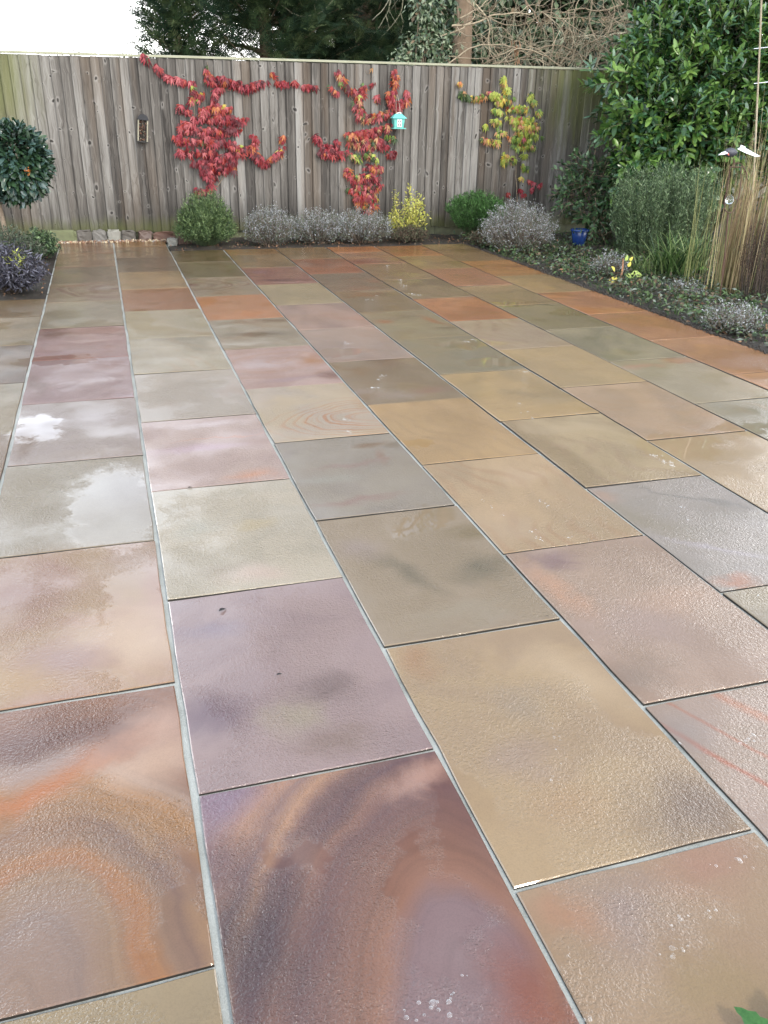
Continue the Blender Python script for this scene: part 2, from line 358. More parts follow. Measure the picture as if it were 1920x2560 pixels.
bumpy(0.69, 4.40, 10.35, 11.56, .05, -.02, .02, 'back_bed_soil', SOIL)

# ------------------------------------------------------------------ patio
acc = Acc()
acc.add([(-3.6, -1.2, -.009), (4.33, -1.2, -.009), (4.33, 10.43, -.009), (.66, 10.43, -.009), (.66, 11.27, -.009), (-.565, 11.27, -.009), (-.565, 7.83, -.009), (-3.6, 7.83, -.009)], [[0, 1, 2, 3, 4, 5, 6, 7]])
patio = struct(acc.obj('patio', mortar_mat())); patio['label'] = 'wet multicoloured sandstone paving laid in staggered rows with pale mortar joints'
ochre, brown, olive, beige, grey, pink, orange, mauve, cream = (165,130,80), (140,115,88), (128,112,78), (200,176,138), (172,164,145), (203,176,163), (198,146,102), (165,145,152), (203,198,180)
H = {}  # figured slabs: some sky glare of the wet film is mixed into these tones
H['1k'] = hero((178,148,125), [(100,1850,.26,.09,8,(98,58,52),.75),(420,1810,.10,.09,0,(215,180,165),.7),(390,1900,.16,.09,0,(222,190,168),.7),(70,1990,.28,.06,30,(196,114,40),.85),(100,2080,.18,.08,15,(158,112,66),.6),(60,1930,.22,.05,12,(172,152,152),.6),(430,2180,.05,.14,25,(125,96,98),.5)],
    flow=(60,2540,.58,.86,10,.26,[(0,(176,146,128)),(.20,(166,140,130)),(.33,(176,142,112)),(.38,(184,126,76)),(.42,(188,132,80)),(.47,(164,130,106)),(.53,(150,116,98)),(.58,(178,140,104)),(.66,(186,138,84)),(.76,(192,142,88)),(.84,(188,158,140)),(.92,(160,116,90)),(1,(160,112,84))]))
H['2l'] = hero((135,97,90), [(600,2360,.15,.20,0,(62,40,52),.8),(560,2180,.10,.08,0,(95,68,84),.6),(765,2140,.05,.05,20,(165,138,132),.5),(560,2010,.10,.09,0,(145,125,160),.7),(1050,1920,.16,.05,25,(208,170,160),.7),(1270,2480,.08,.12,-20,(150,80,50),.8)],
    flow=(1130,2440,.55,.95,-18,.22,[(0,(160,134,144)),(.18,(154,126,136)),(.27,(172,124,104)),(.34,(156,110,92)),(.42,(146,104,94)),(.52,(130,92,92)),(.60,(156,112,100)),(.66,(116,82,88)),(.72,(146,108,104)),(.77,(208,162,132)),(.82,(164,128,122)),(.88,(204,158,136)),(1,(166,136,152))]))
H['2k'] = hero((172,152,158), [(520,1790,.11,.12,0,(118,95,115)),(800,1720,.12,.08,0,(128,108,112)),(830,1850,.12,.06,0,(145,124,120)),(720,1790,.08,.08,0,(172,162,148)),(520,1580,.12,.06,0,(150,135,155))], base2=(160,140,148))
H['3j'] = hero((192,170,136), [(1740,2030,.17,.13,10,(128,108,95)),(1460,1700,.12,.22,20,(212,192,162)),(1320,1900,.10,.08,0,(175,155,148),.6),(1060,1650,.06,.08,0,(180,145,110)),(1420,2000,.12,.10,0,(188,160,125)),(1300,1750,.08,.08,0,(175,160,142),.6)], base2=(180,158,130))
H['3k'] = hero((178,155,130), [(1560,2260,.12,.12,10,(165,146,142)),(1400,2270,.08,.06,0,(185,145,118)),(1750,2150,.12,.1,0,(182,145,128)),(1800,2480,.15,.08,0,(170,150,115))], base2=(172,148,122))
H['4k'] = hero((186,168,160), [(1790,1890,.50,.011,-66,(190,105,70),.75),(1840,1850,.50,.008,-66,(190,115,82),.65),(1900,1790,.35,.020,-66,(200,135,100),.7),(1700,1830,.10,.1,0,(170,165,170),.6)], base2=(176,158,145), warp=.03)
H['2i'] = hero((205,186,184), [(640,1190,.12,.06,10,(225,172,145)),(500,1120,.22,.06,4,(205,182,200)),(520,1060,.22,.04,4,(225,215,225)),(560,1090,.25,.012,5,(215,175,165))], base2=(196,176,176))
H['2j'] = hero((205,200,186), [(560,1420,.08,.05,0,(175,165,148),.7),(640,1310,.1,.06,0,(205,195,165)),(480,1320,.09,.1,0,(205,208,202)),(640,1440,.12,.08,0,(212,195,185))], base2=(192,188,175))
H['3g'] = hero((208,195,172), [(900,960,.12,.08,0,(185,155,105)),(930,1010,.1,.1,0,(195,165,120))], rings=(965,1035,.62,.30,5,26,(205,138,85),.75), base2=(200,190,178))
H['3h'] = hero((166,160,150), [(900,1250,.2,.03,6,(160,135,130)),(960,1140,.03,.1,-20,(160,132,118)),(880,1160,.2,.03,8,(165,142,138)),(930,1110,.1,.04,0,(140,110,75)),(800,1200,.2,.05,0,(170,170,165))], base2=(158,152,146))
H['3i'] = hero((170,156,136), [(1010,1430,.06,.2,25,(128,120,100)),(1200,1420,.12,.08,20,(125,118,98)),(900,1370,.1,.1,0,(168,155,150)),(1180,1320,.14,.08,0,(140,125,90)),(1150,1530,.2,.06,8,(168,158,140))], base2=(162,148,126))
H['1d'] = hero((158,140,118), [(260,720,.12,.1,0,(165,155,150)),(180,715,.14,.05,0,(150,100,70)),(290,722,.05,.04,0,(120,70,58))], rings=(300,722,.55,.42,0,17,(122,62,48),.75), base2=(150,130,108))
H['3c'] = hero((160,145,120), [(478,712,.08,.08,0,(120,75,58))], rings=(478,712,.62,.42,0,24,(120,70,50),.75), base2=(172,160,140))
H['6b'] = hero((190,150,110), [(900,655,.2,.2,0,(160,100,75))], rings=(880,668,.75,.5,10,20,(110,58,48),.85), base2=(180,135,105))
H['1f'] = hero((165,125,118), [(130,835,.15,.15,20,(115,65,38)),(230,850,.2,.06,5,(190,160,160)),(290,835,.14,.03,-12,(130,75,50)),(180,880,.25,.06,5,(165,130,138))], base2=(155,112,108))
H['1g'] = hero((180,155,160), [(90,960,.08,.25,10,(125,85,65)),(250,950,.2,.05,12,(205,190,200)),(300,985,.12,.1,0,(160,128,135))], rings=(150,960,.6,.45,20,16,(150,115,115),.5), base2=(170,145,152))
H['4c'] = hero((165,118,100), [(690,700,.3,.06,-8,(108,62,62)),(650,680,.1,.1,0,(150,110,118)),(740,705,.25,.04,-8,(195,155,150)),(620,690,.25,.03,-6,(120,75,80))], base2=(150,100,85))
H['3f'] = hero((205,180,178), [(830,935,.12,.1,10,(130,82,60)),(780,900,.1,.12,0,(190,140,100)),(650,910,.2,.1,0,(215,200,208)),(720,945,.2,.05,8,(185,160,170))], rings=(700,905,.5,.35,10,14,(200,150,120),.5), base2=(195,165,160))
H['3e'] = hero((180,172,155), [(650,835,.25,.09,0,(115,100,72)),(700,800,.2,.08,0,(135,112,82)),(600,860,.2,.05,4,(205,200,190)),(560,815,.12,.07,0,(195,190,178)),(660,790,.3,.03,0,(170,120,90))], base2=(165,152,130))
H['4g'] = hero((155,138,112), [(960,900,.12,.25,-10,(130,100,65)),(1000,985,.2,.08,0,(165,150,138)),(900,980,.15,.06,0,(168,152,142)),(1080,975,.12,.06,0,(160,128,112))], base2=(145,125,95))
H['5i'] = hero((178,172,172), [(1830,1450,.12,.05,-10,(200,150,125)),(1600,1300,.1,.3,25,(165,158,145)),(1500,1240,.08,.08,0,(190,165,150)),(1800,1370,.2,.03,-35,(190,185,200)),(1720,1240,.3,.02,-40,(150,148,148))], base2=(170,165,162))
H['4j'] = hero((190,168,154), [(1390,1400,.10,.08,0,(150,125,130)),(1400,1480,.06,.2,10,(210,170,145)),(1600,1560,.2,.15,0,(185,165,160)),(1700,1500,.18,.08,0,(200,172,155)),(1560,1700,.2,.08,8,(160,142,130))], base2=(178,156,142))
H['8c'] = hero((205,150,85), [(1310,665,.3,.05,0,(165,105,50))], rings=(1320,675,3.0,.40,0,30,(150,88,42),.7), base2=(198,145,78), warp=.05)
H['7g'] = hero((192,182,158), [(1640,895,.35,.012,-5,(150,100,95)),(1680,885,.3,.010,-8,(160,115,105)),(1720,905,.2,.012,-10,(155,105,90)),(1700,900,.15,.08,0,(200,150,115)),(1600,915,.2,.05,0,(205,170,150))], base2=(182,172,148))
H['5e'] = hero((160,145,112), [(960,805,.08,.08,0,(180,120,70)),(1080,800,.05,.2,15,(175,115,65)),(1010,790,.1,.1,0,(135,118,82)),(1120,820,.12,.05,0,(130,110,70))], base2=(165,155,125))
H['1j'] = hero((178,150,116), [(60,1480,.2,.3,0,(150,108,88)),(330,1600,.16,.25,0,(208,180,150)),(350,1400,.16,.2,0,(185,165,155)),(60,1700,.2,.12,15,(185,150,95)),(160,1650,.14,.1,0,(165,130,122))], base2=(178,142,125))
H['1i'] = hero((172,165,152), [(60,1230,.2,.3,0,(158,148,128)),(330,1220,.2,.3,0,(185,182,182)),(180,1380,.2,.1,0,(165,150,128))], base2=(165,158,145))
H['1h'] = hero((182,172,172), [(60,1100,.05,.3,0,(135,105,80)),(250,1050,.2,.1,0,(190,182,188)),(250,1130,.2,.08,0,(178,165,160))], base2=(172,160,160))
COLS = {
 0: ([11.563,10.53,9.171,7.793,6.443,5.08,3.72,2.36,1.0,-.36,-1.5], [(150,132,102),(165,150,122),(160,145,138),(165,152,128),(140,115,90),beige,grey,beige,mauve,beige]),
 1: ([16.575,15.347,13.969,12.579,11.27,9.845,8.495,7.13,5.765,4.41,3.046,1.678,.31,-1.05], [(150,118,92),(146,120,95),(148,130,105),'1d',(165,154,132),'1f','1g','1h','1i','1j','1k',(168,152,120),beige]),
 2: ([16.631,15.995,14.695,13.33,11.959,10.565,9.19,7.818,6.449,5.089,3.73,2.359,.99,-.38], [ochre,(132,112,86),(126,106,84),(178,152,110),(168,115,68),(190,180,152),(202,196,178),(196,190,184),'2i','2j','2k','2l',grey]),
 3: ([15.364,14.099,12.69,11.285,9.88,8.512,7.133,5.767,4.421,3.06,1.684,.31,-1.05], [(126,110,74),(130,120,84),'3c',(210,145,92),'3e','3f','3g','3h','3i','3j','3k',beige]),
 4: ([15.35,14.717,13.409,11.951,10.553,9.199,7.804,6.452,5.097,3.744,2.372,1.0,-.37], [(170,132,78),(162,136,96),'4c',(192,178,142),(205,176,165),(195,172,160),'4g',(205,176,130),(205,180,145),'4j','4k',grey]),
 5: ([15.386,14.084,12.675,11.27,9.927,8.546,7.173,5.799,4.448,3.068,1.7,.33], [(162,134,94),(178,115,78),(152,134,110),(150,128,90),'5e',(158,148,120),(202,176,130),(202,182,146),'5i',grey,beige]),
 6: ([15.348,14.709,13.408,11.986,10.585,9.248,7.878,6.511,5.137,3.77,2.4], [(210,140,82),'6b',(166,138,98),(164,142,106),(212,145,92),(196,176,150),(206,182,140),(208,182,156),(212,192,162),pink]),
 7: ([15.328,14.09,12.768,11.339,9.951,8.59,7.217,5.832,4.46,3.1], [(208,145,88),(188,156,104),(198,142,100),(182,157,110),(172,158,118),(186,176,146),'7g',(190,182,160),beige]),
 8: ([15.382,14.784,13.406,12.0,10.626,9.246,7.896,6.521,5.15,3.8], [(192,166,110),(176,148,104),'8c',(202,172,120),(216,156,108),(216,158,108),(220,166,120),(218,166,122),orange]),
 -1: ([11.5,10.4,9.0,7.6,6.2,4.8], [beige,grey,brown,beige,grey]),
}
GAPX, GAPY = .0075, .006
EDGE = simple('shaded_damp_slab_edge', (.025, .02, .015), .6, .2, 60)  # near-black sides: shade of the recessed joints put into the damp stone colour
def slab_mesh(w, l, curve=None):
    """one sawn-edged stone: flat top, softened arris, sides"""
    hw, hl = w / 2, l / 2; nx, ny = 4, 6
    pts = [(-hw + w * i / nx, -hl) for i in range(nx)] + [(hw, -hl + l * i / ny) for i in range(ny)] + [(hw - w * i / nx, hl) for i in range(nx)] + [(-hw, hl - l * i / ny) for i in range(ny)]
    p = np.array(pts); p += RNG.normal(0, .0014, p.shape)
    n = len(p); inner = p * np.array([1 - .003 / hw, 1 - .003 / hl])
    V = np.concatenate([np.c_[inner, np.zeros(n)], np.c_[p, np.full(n, -.0025)], np.c_[p, np.full(n, -.022)]])
    a = Acc(); a.add(V, np.arange(n)[None], 0)
    j = np.arange(n); k = (j + 1) % n
    a.add(np.zeros((0, 3)), np.stack([j + n, k + n, k, j], -1) - a.n, 0)
    a.add(np.zeros((0, 3)), np.stack([j + 2 * n, k + 2 * n, k + n, j + n], -1) - a.n, 1)
    return a
def var(c, d):
    w = RNG.normal(0, d); t_ = RNG.normal(0, d * .35); return tuple(max(0, min(255, x + w + k_ * t_)) for x, k_ in zip(c, (1, 0, -1)))
for k, (js, cs) in COLS.items():
    xa = X0 + (k - 1) * PW; xb = xa + PW
    for i in range(len(js) - 1):
        y1, y0 = js[i] * S, js[i + 1] * S; c = cs[i]
        a = slab_mesh(PW - 2 * GAPX, y1 - y0 - 2 * GAPY)
        mt = H[c] if isinstance(c, str) else SLAB
        me = a.mesh('paving_slab', [mt, EDGE], smooth=False)
        o = link('paving_slab', me, patio, ((xa + xb) / 2 + RNG.normal(0, .001), (y0 + y1) / 2 + RNG.normal(0, .0012), RNG.uniform(-.0014, .0016)))
        o.rotation_euler = (RNG.normal(0, .0022), RNG.normal(0, .0022), RNG.normal(0, .0006))
        o['seed'] = [float(x) for x in RNG.uniform(0, 9, 3)]
        if not isinstance(c, str):
            cb = var([x * .9 for x in c], 6); cc = [(160, 105, 72), (140, 98, 88), (190, 140, 95), (150, 122, 92)][RNG.integers(4)]
            o['ca'] = [*alb(var(c, 3)), 1.]; o['cb'] = [*alb(cb), 1.]; o['cc'] = [*alb(tuple(.45 * x + .55 * y for x, y in zip(cc, c))), 1.]; o['vein'] = float(RNG.uniform(0, .4))
# end slab half hidden at the back left
a = slab_mesh(.30, .55); me = a.mesh('paving_slab', [SLAB, EDGE], smooth=False)
o = link('paving_slab', me, patio, (X0 - .155, 10.93, 0)); o['seed'] = [1., 2., 3.]; o['ca'] = [*alb((150,112,80)), 1.]; o['cb'] = [*alb((140,105,75)), 1.]; o['cc'] = [*alb(brown), 1.]; o['vein'] = .1
#PART2
# ------------------------------------------------------------------ fence
def fence_mat():
    mt, nt, out = new_mat('weathered_fence_wood')
    P = nt.new('ShaderNodeNewGeometry').outputs['Position']; oi = nt.new('ShaderNodeObjectInfo'); r = oi.outputs['Random']
    off = nt.new('ShaderNodeCombineXYZ'); nt.l.new(nt.math('MULTIPLY', r, 37.), off.inputs[0]); nt.l.new(nt.math('MULTIPLY', r, 91.), off.inputs[2])
    # knots: sparse cells in board plane, loosely lined up across neighbours
    kp = nt.mapping(nt.vmath('ADD', P, nt.vmath('SCALE', nt.noise(P, 3, 2, out='Color'), scale=.25)), sc=(9.2, 0, 3.4)); vo = nt.new('ShaderNodeTexVoronoi', feature='F1', voronoi_dimensions='3D'); nt.l.new(kp, vo.inputs['Vector']); vo.inputs['Scale'].default_value = 1.; vo.inputs['Randomness'].default_value = .75
    dv = nt.vmath('MULTIPLY', nt.vmath('SUBTRACT', kp, vo.outputs['Position']), (.109, 0, .22)); kd = nt.vmath('LENGTH', dv)
    wn_ = nt.new('ShaderNodeTexWhiteNoise', noise_dimensions='3D'); nt.l.new(vo.outputs['Position'], wn_.inputs['Vector'])
    on = nt.math('GREATER_THAN', wn_.outputs['Value'], .50); rad = nt.mrange(wn_.outputs['Value'], .5, 1, .0035, .017)
    kn = nt.math('MULTIPLY', nt.mrange(kd, rad, nt.math('MULTIPLY', rad, .55)), on)
    halo = nt.math('MULTIPLY', nt.mrange(kd, nt.math('MULTIPLY', rad, 2.2), nt.math('MULTIPLY', rad, 1.1)), on)
    # grain bends round knots
    Pb = nt.vmath('ADD', nt.vmath('ADD', P, off.outputs[0]), nt.vmath('SCALE', nt.vmath('NORMALIZE', dv), scale=nt.math('MULTIPLY', nt.mrange(kd, .09, .0), .02)))
    g1 = nt.noise(nt.mapping(Pb, sc=(26, 8, .9)), 1.0, 4, .6, .6); g2 = nt.noise(nt.mapping(Pb, sc=(150, 20, 3)), 1.0, 4, .65)
    br = nt.noise(nt.mapping(Pb, sc=(7, 3, .5)), 1.0, 3, .5)
    f = nt.math('ADD', nt.math('ADD', nt.math('MULTIPLY', g1, .55), nt.math('MULTIPLY', g2, .40)), nt.math('MULTIPLY', br, .35))
    f = nt.math('ADD', nt.math('SUBTRACT', f, .09), nt.math('MULTIPLY', nt.math('SUBTRACT', r, .5), .26))
    c = nt.ramp(f, [(.32, (.026, .022, .019)), (.44, (.070, .062, .054)), (.58, (.130, .118, .104)), (.74, (.235, .222, .203))])
    # warm brown boards here and there
    c = nt.mix(nt.mrange(nt.noise(nt.mapping(P, sc=(3.5, 1, .25)), 1.0, 2), .5, .66, 0, .6), c, nt.mix(.6, c, (.13, .088, .055)))
    c = nt.mix(nt.math('MULTIPLY', halo, .3), c, (.33, .31, .285)); c = nt.mix(nt.math('MULTIPLY', kn, .95), c, (.022, .018, .015))
    # algae: at the foot, at both ends, drips from the rail
    sep = nt.new('ShaderNodeSeparateXYZ'); nt.l.new(P, sep.inputs[0]); X, Z = sep.outputs[0], sep.outputs[2]
    nn = nt.noise(nt.mapping(P, sc=(14, 1, 1.6)), 1.0, 4, .6)
    foot = nt.mrange(nt.math('ADD', Z, nt.math('MULTIPLY', nn, -.25)), .18, -.02)
    left = nt.math('MULTIPLY', nt.mrange(nt.math('ADD', X, nt.math('MULTIPLY', nn, .5)), -.15, -.75), nt.mrange(Z, .7, 1.7))
    right = nt.math('MULTIPLY', nt.mrange(nt.math('ADD', X, nt.math('MULTIPLY', nn, 1.0)), 5.9, 6.9), nt.mrange(nt.math('ADD', Z, nn), 1.4, 2.4))
    al = nt.math('MAXIMUM', nt.math('MULTIPLY', foot, .65), nt.math('MAXIMUM', nt.math('MULTIPLY', left, .7), nt.math('MULTIPLY', right, .8)))
    c = nt.mix(al, c, (.115, .125, .035))
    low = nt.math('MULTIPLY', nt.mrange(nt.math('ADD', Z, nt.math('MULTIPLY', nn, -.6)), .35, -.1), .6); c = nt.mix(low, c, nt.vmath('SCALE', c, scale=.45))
    st_ = nt.mrange(nt.noise(nt.mapping(P, sc=(5.5, 1, .55)), 1.0, 5, .65), .52, .72); c = nt.mix(nt.math('MULTIPLY', st_, .6), c, nt.vmath('SCALE', c, scale=.38))
    p = nt.new('ShaderNodeBsdfPrincipled'); nt.l.new(c, p.inputs['Base Color']); p.inputs['Roughness'].default_value = .78; p.inputs['Specular IOR Level'].default_value = .3
    b = nt.new('ShaderNodeBump'); b.inputs['Strength'].default_value = .6; b.inputs['Distance'].default_value = .004; nt.l.new(g2, b.inputs['Height']); nt.l.new(b.outputs[0], p.inputs['Normal'])
    nt.l.new(p.outputs[0], out.inputs[0]); return mt
FW = fence_mat(); FY = 11.53
def ftop(x): return 2.045 + .0062 * x
fence = thing('board_fence', 'tall grey weathered featheredge board fence with pale capping rail across the end of the garden', 'fence', (0, FY, 0))
PITCH = .1075; x = -2.9; nb = 0
while x < 8.4:
    w = PITCH + .022; hgt = ftop(x) - .035 - RNG.uniform(0, .006); zb = .085 + RNG.normal(0, .004); wig = RNG.normal(0, .0015, 6)
    a = Acc(); t0, t1 = .004, .015        # feather edge thin / thick
    nz_ = 3; V = []
    for q in range(nz_):
        z = zb + (hgt - zb) * q / (nz_ - 1); dx = wig[q]; cup = wig[q + 3] * .8
        yb = -.012
        V += [(dx, yb - .027 + cup, z), (dx + w * .5, yb - .014, z), (dx + w, yb - .004, z), (dx + w, yb, z), (dx, yb, z)]
    Fs = []
    for q in range(nz_ - 1):
        for j in range(5): a0 = q * 5 + j; a1 = q * 5 + (j + 1) % 5; Fs.append((a0, a1, a1 + 5, a0 + 5))
    a.add(V, Fs); a.add(np.zeros((0, 3)), np.array([[4, 3, 2, 1, 0]]) - a.n); a.add(np.zeros((0, 3)), np.array([[0, 1, 2, 3, 4]]) + (nz_ - 1) * 5 - a.n)
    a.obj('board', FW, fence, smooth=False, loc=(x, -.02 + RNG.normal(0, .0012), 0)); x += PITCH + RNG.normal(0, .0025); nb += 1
CAPM = simple('pale_capping_timber', (.24, .235, .155), .75, .25, 9, bump=.3, hue=(.33, .33, .24))
for xa, xb in ((-3, -1.72), (-1.716, .12), (.124, 1.96), (1.964, 3.84), (3.844, 5.70), (5.704, 7.55)):
    a = Acc(); z0, z1 = ftop(xa) - .03, ftop(xb) - .03
    V = [(xa, -.062, z0), (xa, .03, z0), (xa, .03, z0 + .03), (xa, -.062, z0 + .022), (xb, -.062, z1), (xb, .03, z1), (xb, .03, z1 + .03), (xb, -.062, z1 + .022)]
    a.add(V, [[0,1,2,3],[7,6,5,4],[0,4,5,1],[1,5,6,2],[2,6,7,3],[3,7,4,0]]); a.obj('capping_rail', CAPM, fence, smooth=False)
DARKW = simple('mossy_dark_timber', (.07, .065, .045), .8, .3, 14, bump=.5, hue=(.13, .14, .07))
for xa, xb in ((-3, -1.2), (-1.19, .62), (.63, 2.45), (2.46, 4.3), (4.31, 6.1), (6.11, 7.9)):
    a = Acc(); box(a, ((xa + xb) / 2, -.005, .01), (xb - xa, .028, .17)); a.obj('gravel_board', DARKW, fence, smooth=False)
for z in (.4, 1.1, 1.8):
    a = Acc(); box(a, (2.8, .03, z), (11.4, .05, .07)); a.obj('arris_rail', DARKW, fence, smooth=False)
for xp in (-2, -.1, 1.8, 3.7, 5.6, 7.5):
    a = Acc(); box(a, (xp, .10, .95), (.09, .09, 2.0)); a.obj('post', DARKW, fence, smooth=False)

# stones, timber baulk and slate along the foot of the fence
def at_ground(u, v, Y): q = aty(u, v, Y); return q[0], q[2]
def rubble(name, u0, u1, v0, v1, Y, dep, mat, label, cat, jit=.006, group=None):
    x0, zt = at_ground(u0, v0, Y); x1, _ = at_ground(u1, v0, Y); _, zb = at_ground(u0, v1, Y); zb = min(zb, 0) - .03
    bm = bmesh.new(); bmesh.ops.create_cube(bm, size=1)
    bmesh.ops.bevel(bm, geom=bm.edges[:], offset=.09, segments=2, affect='EDGES')
    bmesh.ops.subdivide_edges(bm, edges=[e for e in bm.edges if e.calc_length() > .4], cuts=2, use_grid_fill=True)
    for vv in bm.verts: vv.co = Vector((vv.co.x * (x1 - x0) + RNG.normal(0, jit), vv.co.y * dep + RNG.normal(0, jit), (vv.co.z + .5) * (zt - zb) + RNG.normal(0, jit)))
    me = bpy.data.meshes.new(name); bm.to_mesh(me); bm.free(); me.materials.append(mat)
    return tag(link(name, me, None, ((x0 + x1) / 2, Y + dep / 2, zb)), label, cat, group)
STN = simple('grey_brown_stone', (.06, .05, .042), .7, .3, 25, bump=.8, hue=(.1, .088, .075)); STW = simple('pale_chalky_stone', (.11, .10, .085), .75, .4, 30, bump=.8, hue=(.22, .21, .18))
STB = simple('dark_wet_brick', (.07, .045, .035), .5, .3, 25, bump=.6)
Ys = 11.36
rubble('timber_offcut', 118, 190, 577, 597, Ys, .08, DARKW, 'dark mossy timber offcut lying at the foot of the fence left of the stones', 'timber', .003)
rubble('edging_stone', 191, 227, 577, 600, Ys, .09, STN, 'brown squared stone at the fence foot next to the mossy timber offcut', 'stone', group='edging stones along the fence foot')
rubble('edging_stone', 230, 264, 578, 599, Ys, .09, simple('speckled_stone', (.075,.068,.058), .7, .4, 30, bump=.8, hue=(.14,.13,.115)), 'speckled grey stone at the fence foot, between a brown and a pale stone', 'stone', group='edging stones along the fence foot')
rubble('edging_stone', 267, 300, 577, 601, Ys, .09, STW, 'palest whitish stone in the row at the foot of the fence', 'stone', group='edging stones along the fence foot')
rubble('edging_stone', 303, 338, 578, 600, Ys, .08, STN, 'grey brown stone directly right of the palest stone by the fence', 'stone', group='edging stones along the fence foot')
rubble('edging_stone', 346, 380, 578, 600, Ys, .09, STB, 'dark rounded stone at the right end of the row by the fence', 'stone', group='edging stones along the fence foot')
rubble('brick', 383, 437, 582, 597, Ys, .08, simple('red_brown_clay', (.075,.038,.026), .6, .3, 25, bump=.5), 'long reddish brown clay brick between dark stone and slate by the fence', 'brick')
rubble('slate_piece', 440, 476, 577, 602, 11.05, .05, STB, 'tilted dark slate piece beside the feathery green bush', 'slate').rotation_euler = (0.2, .15, .2)
rubble('pale_rock', 419, 443, 597, 607, 10.98, .08, STW, 'small pale rock at the corner of the paving by the slate', 'rock')
# gravel strip
a = Acc(); GRV = [simple('gravel_' + n_, c_, .6, .2, 60) for n_, c_ in (('cream', (.5,.42,.28)), ('brown', (.13,.075,.045)), ('rust', (.24,.13,.075)), ('grey', (.22,.21,.2)))]
OCT = np.array([(1,0,0),(-1,0,0),(0,1,0),(0,-1,0),(0,0,.7),(0,0,-.7)], float); OF = np.array([(0,2,4),(2,1,4),(1,3,4),(3,0,4),(2,0,5),(1,2,5),(3,1,5),(0,3,5)])
n = 1100; P = np.c_[RNG.uniform(-.62, .68, n), RNG.uniform(11.22, 11.36, n), RNG.uniform(-.012, .012, n)]
Pm = np.c_[RNG.uniform(-1.0, -.6, 160), RNG.uniform(11.0, 11.36, 160), RNG.uniform(-.01, .01, 160)]; P = np.concatenate([P, Pm]); n = len(P)
scatter(a, (OCT, OF), P, rand_dir(n), rand_dir(n), RNG.uniform(.006, .016, n), RNG.choice(4, n, p=[.2, .4, .25, .15]))
tag(a.obj('gravel', GRV, smooth=False), 'cream and brown gravel strip between fence and paving', 'gravel', kind='stuff')

# ------------------------------------------------------------------ foliage builders
def place_leaves(root, tmpls, mats, P, D, N, S, nparts=300, name='leaf', facing=True):
    """nearest/most exposed leaves become parts named leaf sharing meshes; the rest one stuff part"""
    n = len(P); mi = RNG.integers(0, len(mats), n); ti = RNG.integers(0, len(tmpls), n)
    return place_leaves_idx(root, tmpls, mats, P, D, N, S, mi, ti, nparts, name)
def place_leaves_idx(root, tmpls, mats, P, D, N, S, mi, ti, nparts=300, name='leaf'):
    P = np.asarray(P); n = len(P); S = np.broadcast_to(S, (n,)); rl = np.array(root.location)
    dist = np.linalg.norm(P + rl - np.array([0, 0, CH]), axis=1)
    order = np.argsort(dist - .0 * S); sel = np.zeros(n, bool); sel[order[:nparts]] = True
    cache = {}
    for i in np.where(sel)[0]:
        key = (mi[i], ti[i])
        if key not in cache:
            a = Acc(); a.add(*tmpls[ti[i]]); cache[key] = a.mesh(name, mats[mi[i]])
        o = bpy.data.objects.new(name, cache[key]); COL.objects.link(o); o.parent = root; o.matrix_local = mat_of(P[i], D[i], N[i], S[i])
    rest = ~sel
    if rest.any():
        a = Acc()
        for t in range(len(tmpls)):
            k = rest & (ti == t)
            if k.any(): scatter(a, tmpls[t], P[k], D[k], N[k], S[k], mi[k])
        tag(a.obj('foliage', mats, root), None, None, kind='stuff')
def lumps(c, r, n, clumps, k=.45, squash=1.0, top=0.):
    """points in the outer shell of an uneven mass made of several sub-clumps; returns P, outward dir"""
    cd = rand_dir(clumps, top); cc = np.array(c) + cd * np.array(r) * RNG.uniform(.45, .8, (clumps, 1)); cr_ = np.mean(r) * RNG.uniform(.7, 1.2, clumps) * k
    i = RNG.integers(0, clumps, n); d = rand_dir(n, .15); rad = RNG.uniform(.45, 1.05, n) ** .6
    P = cc[i] + d * (cr_[i] * rad)[:, None]; return P, unit(d + .6 * (P - np.array(c)) / np.array(r))
def leafmat(name, c, rough=.35, spec=.5, trans=.15, hue=None): return simple(name, c, rough, .2, 12, trans=trans, spec=spec, hue=hue)

# --- creepers on the fence
def leaflet(ang, L, w):
    V, Fs = leaf_tmpl(w, 3, .25, .16, shape='ovate'); V = V.copy() * L
    ca, sa = math.cos(ang), math.sin(ang); X = V[:, 0] * ca + V[:, 1] * sa; Y = -V[:, 0] * sa + V[:, 1] * ca
    V[:, 0], V[:, 1] = X, Y; V[:, 2] += abs(ang) * -.05 * V[:, 1]; return V, Fs
def palmate(angs, Ls, w=.21):
    Vs, Fs, n = [], [], 0
    for a_, l_ in zip(angs, Ls):
        V, f = leaflet(a_, l_, w); Vs.append(V); Fs.append(f + n); n += len(V)
    return np.concatenate(Vs), np.concatenate(Fs)
PALM = [palmate((-.85, -.35, .1, .6), (.75, .95, 1, .8)), palmate((-1.2, -.6, 0, .6, 1.2), (.6, .85, 1, .85, .6)), palmate((-.5, .05, .55), (.85, 1, .8)), palmate((-.25, .35), (1, .85), .3)]
RED = [leafmat('creeper_' + n_, c_, .4, .4, .25, h_) for n_, c_, h_ in (('crimson', (.18, .010, .017), (.34, .045, .06)), ('scarlet', (.21, .016, .015), (.38, .05, .035)), ('rose', (.25, .034, .042), (.46, .12, .12)), ('burgundy', (.06, .006, .01), (.13, .016, .02)), ('orange', (.34, .085, .025), (.5, .19, .06)))]
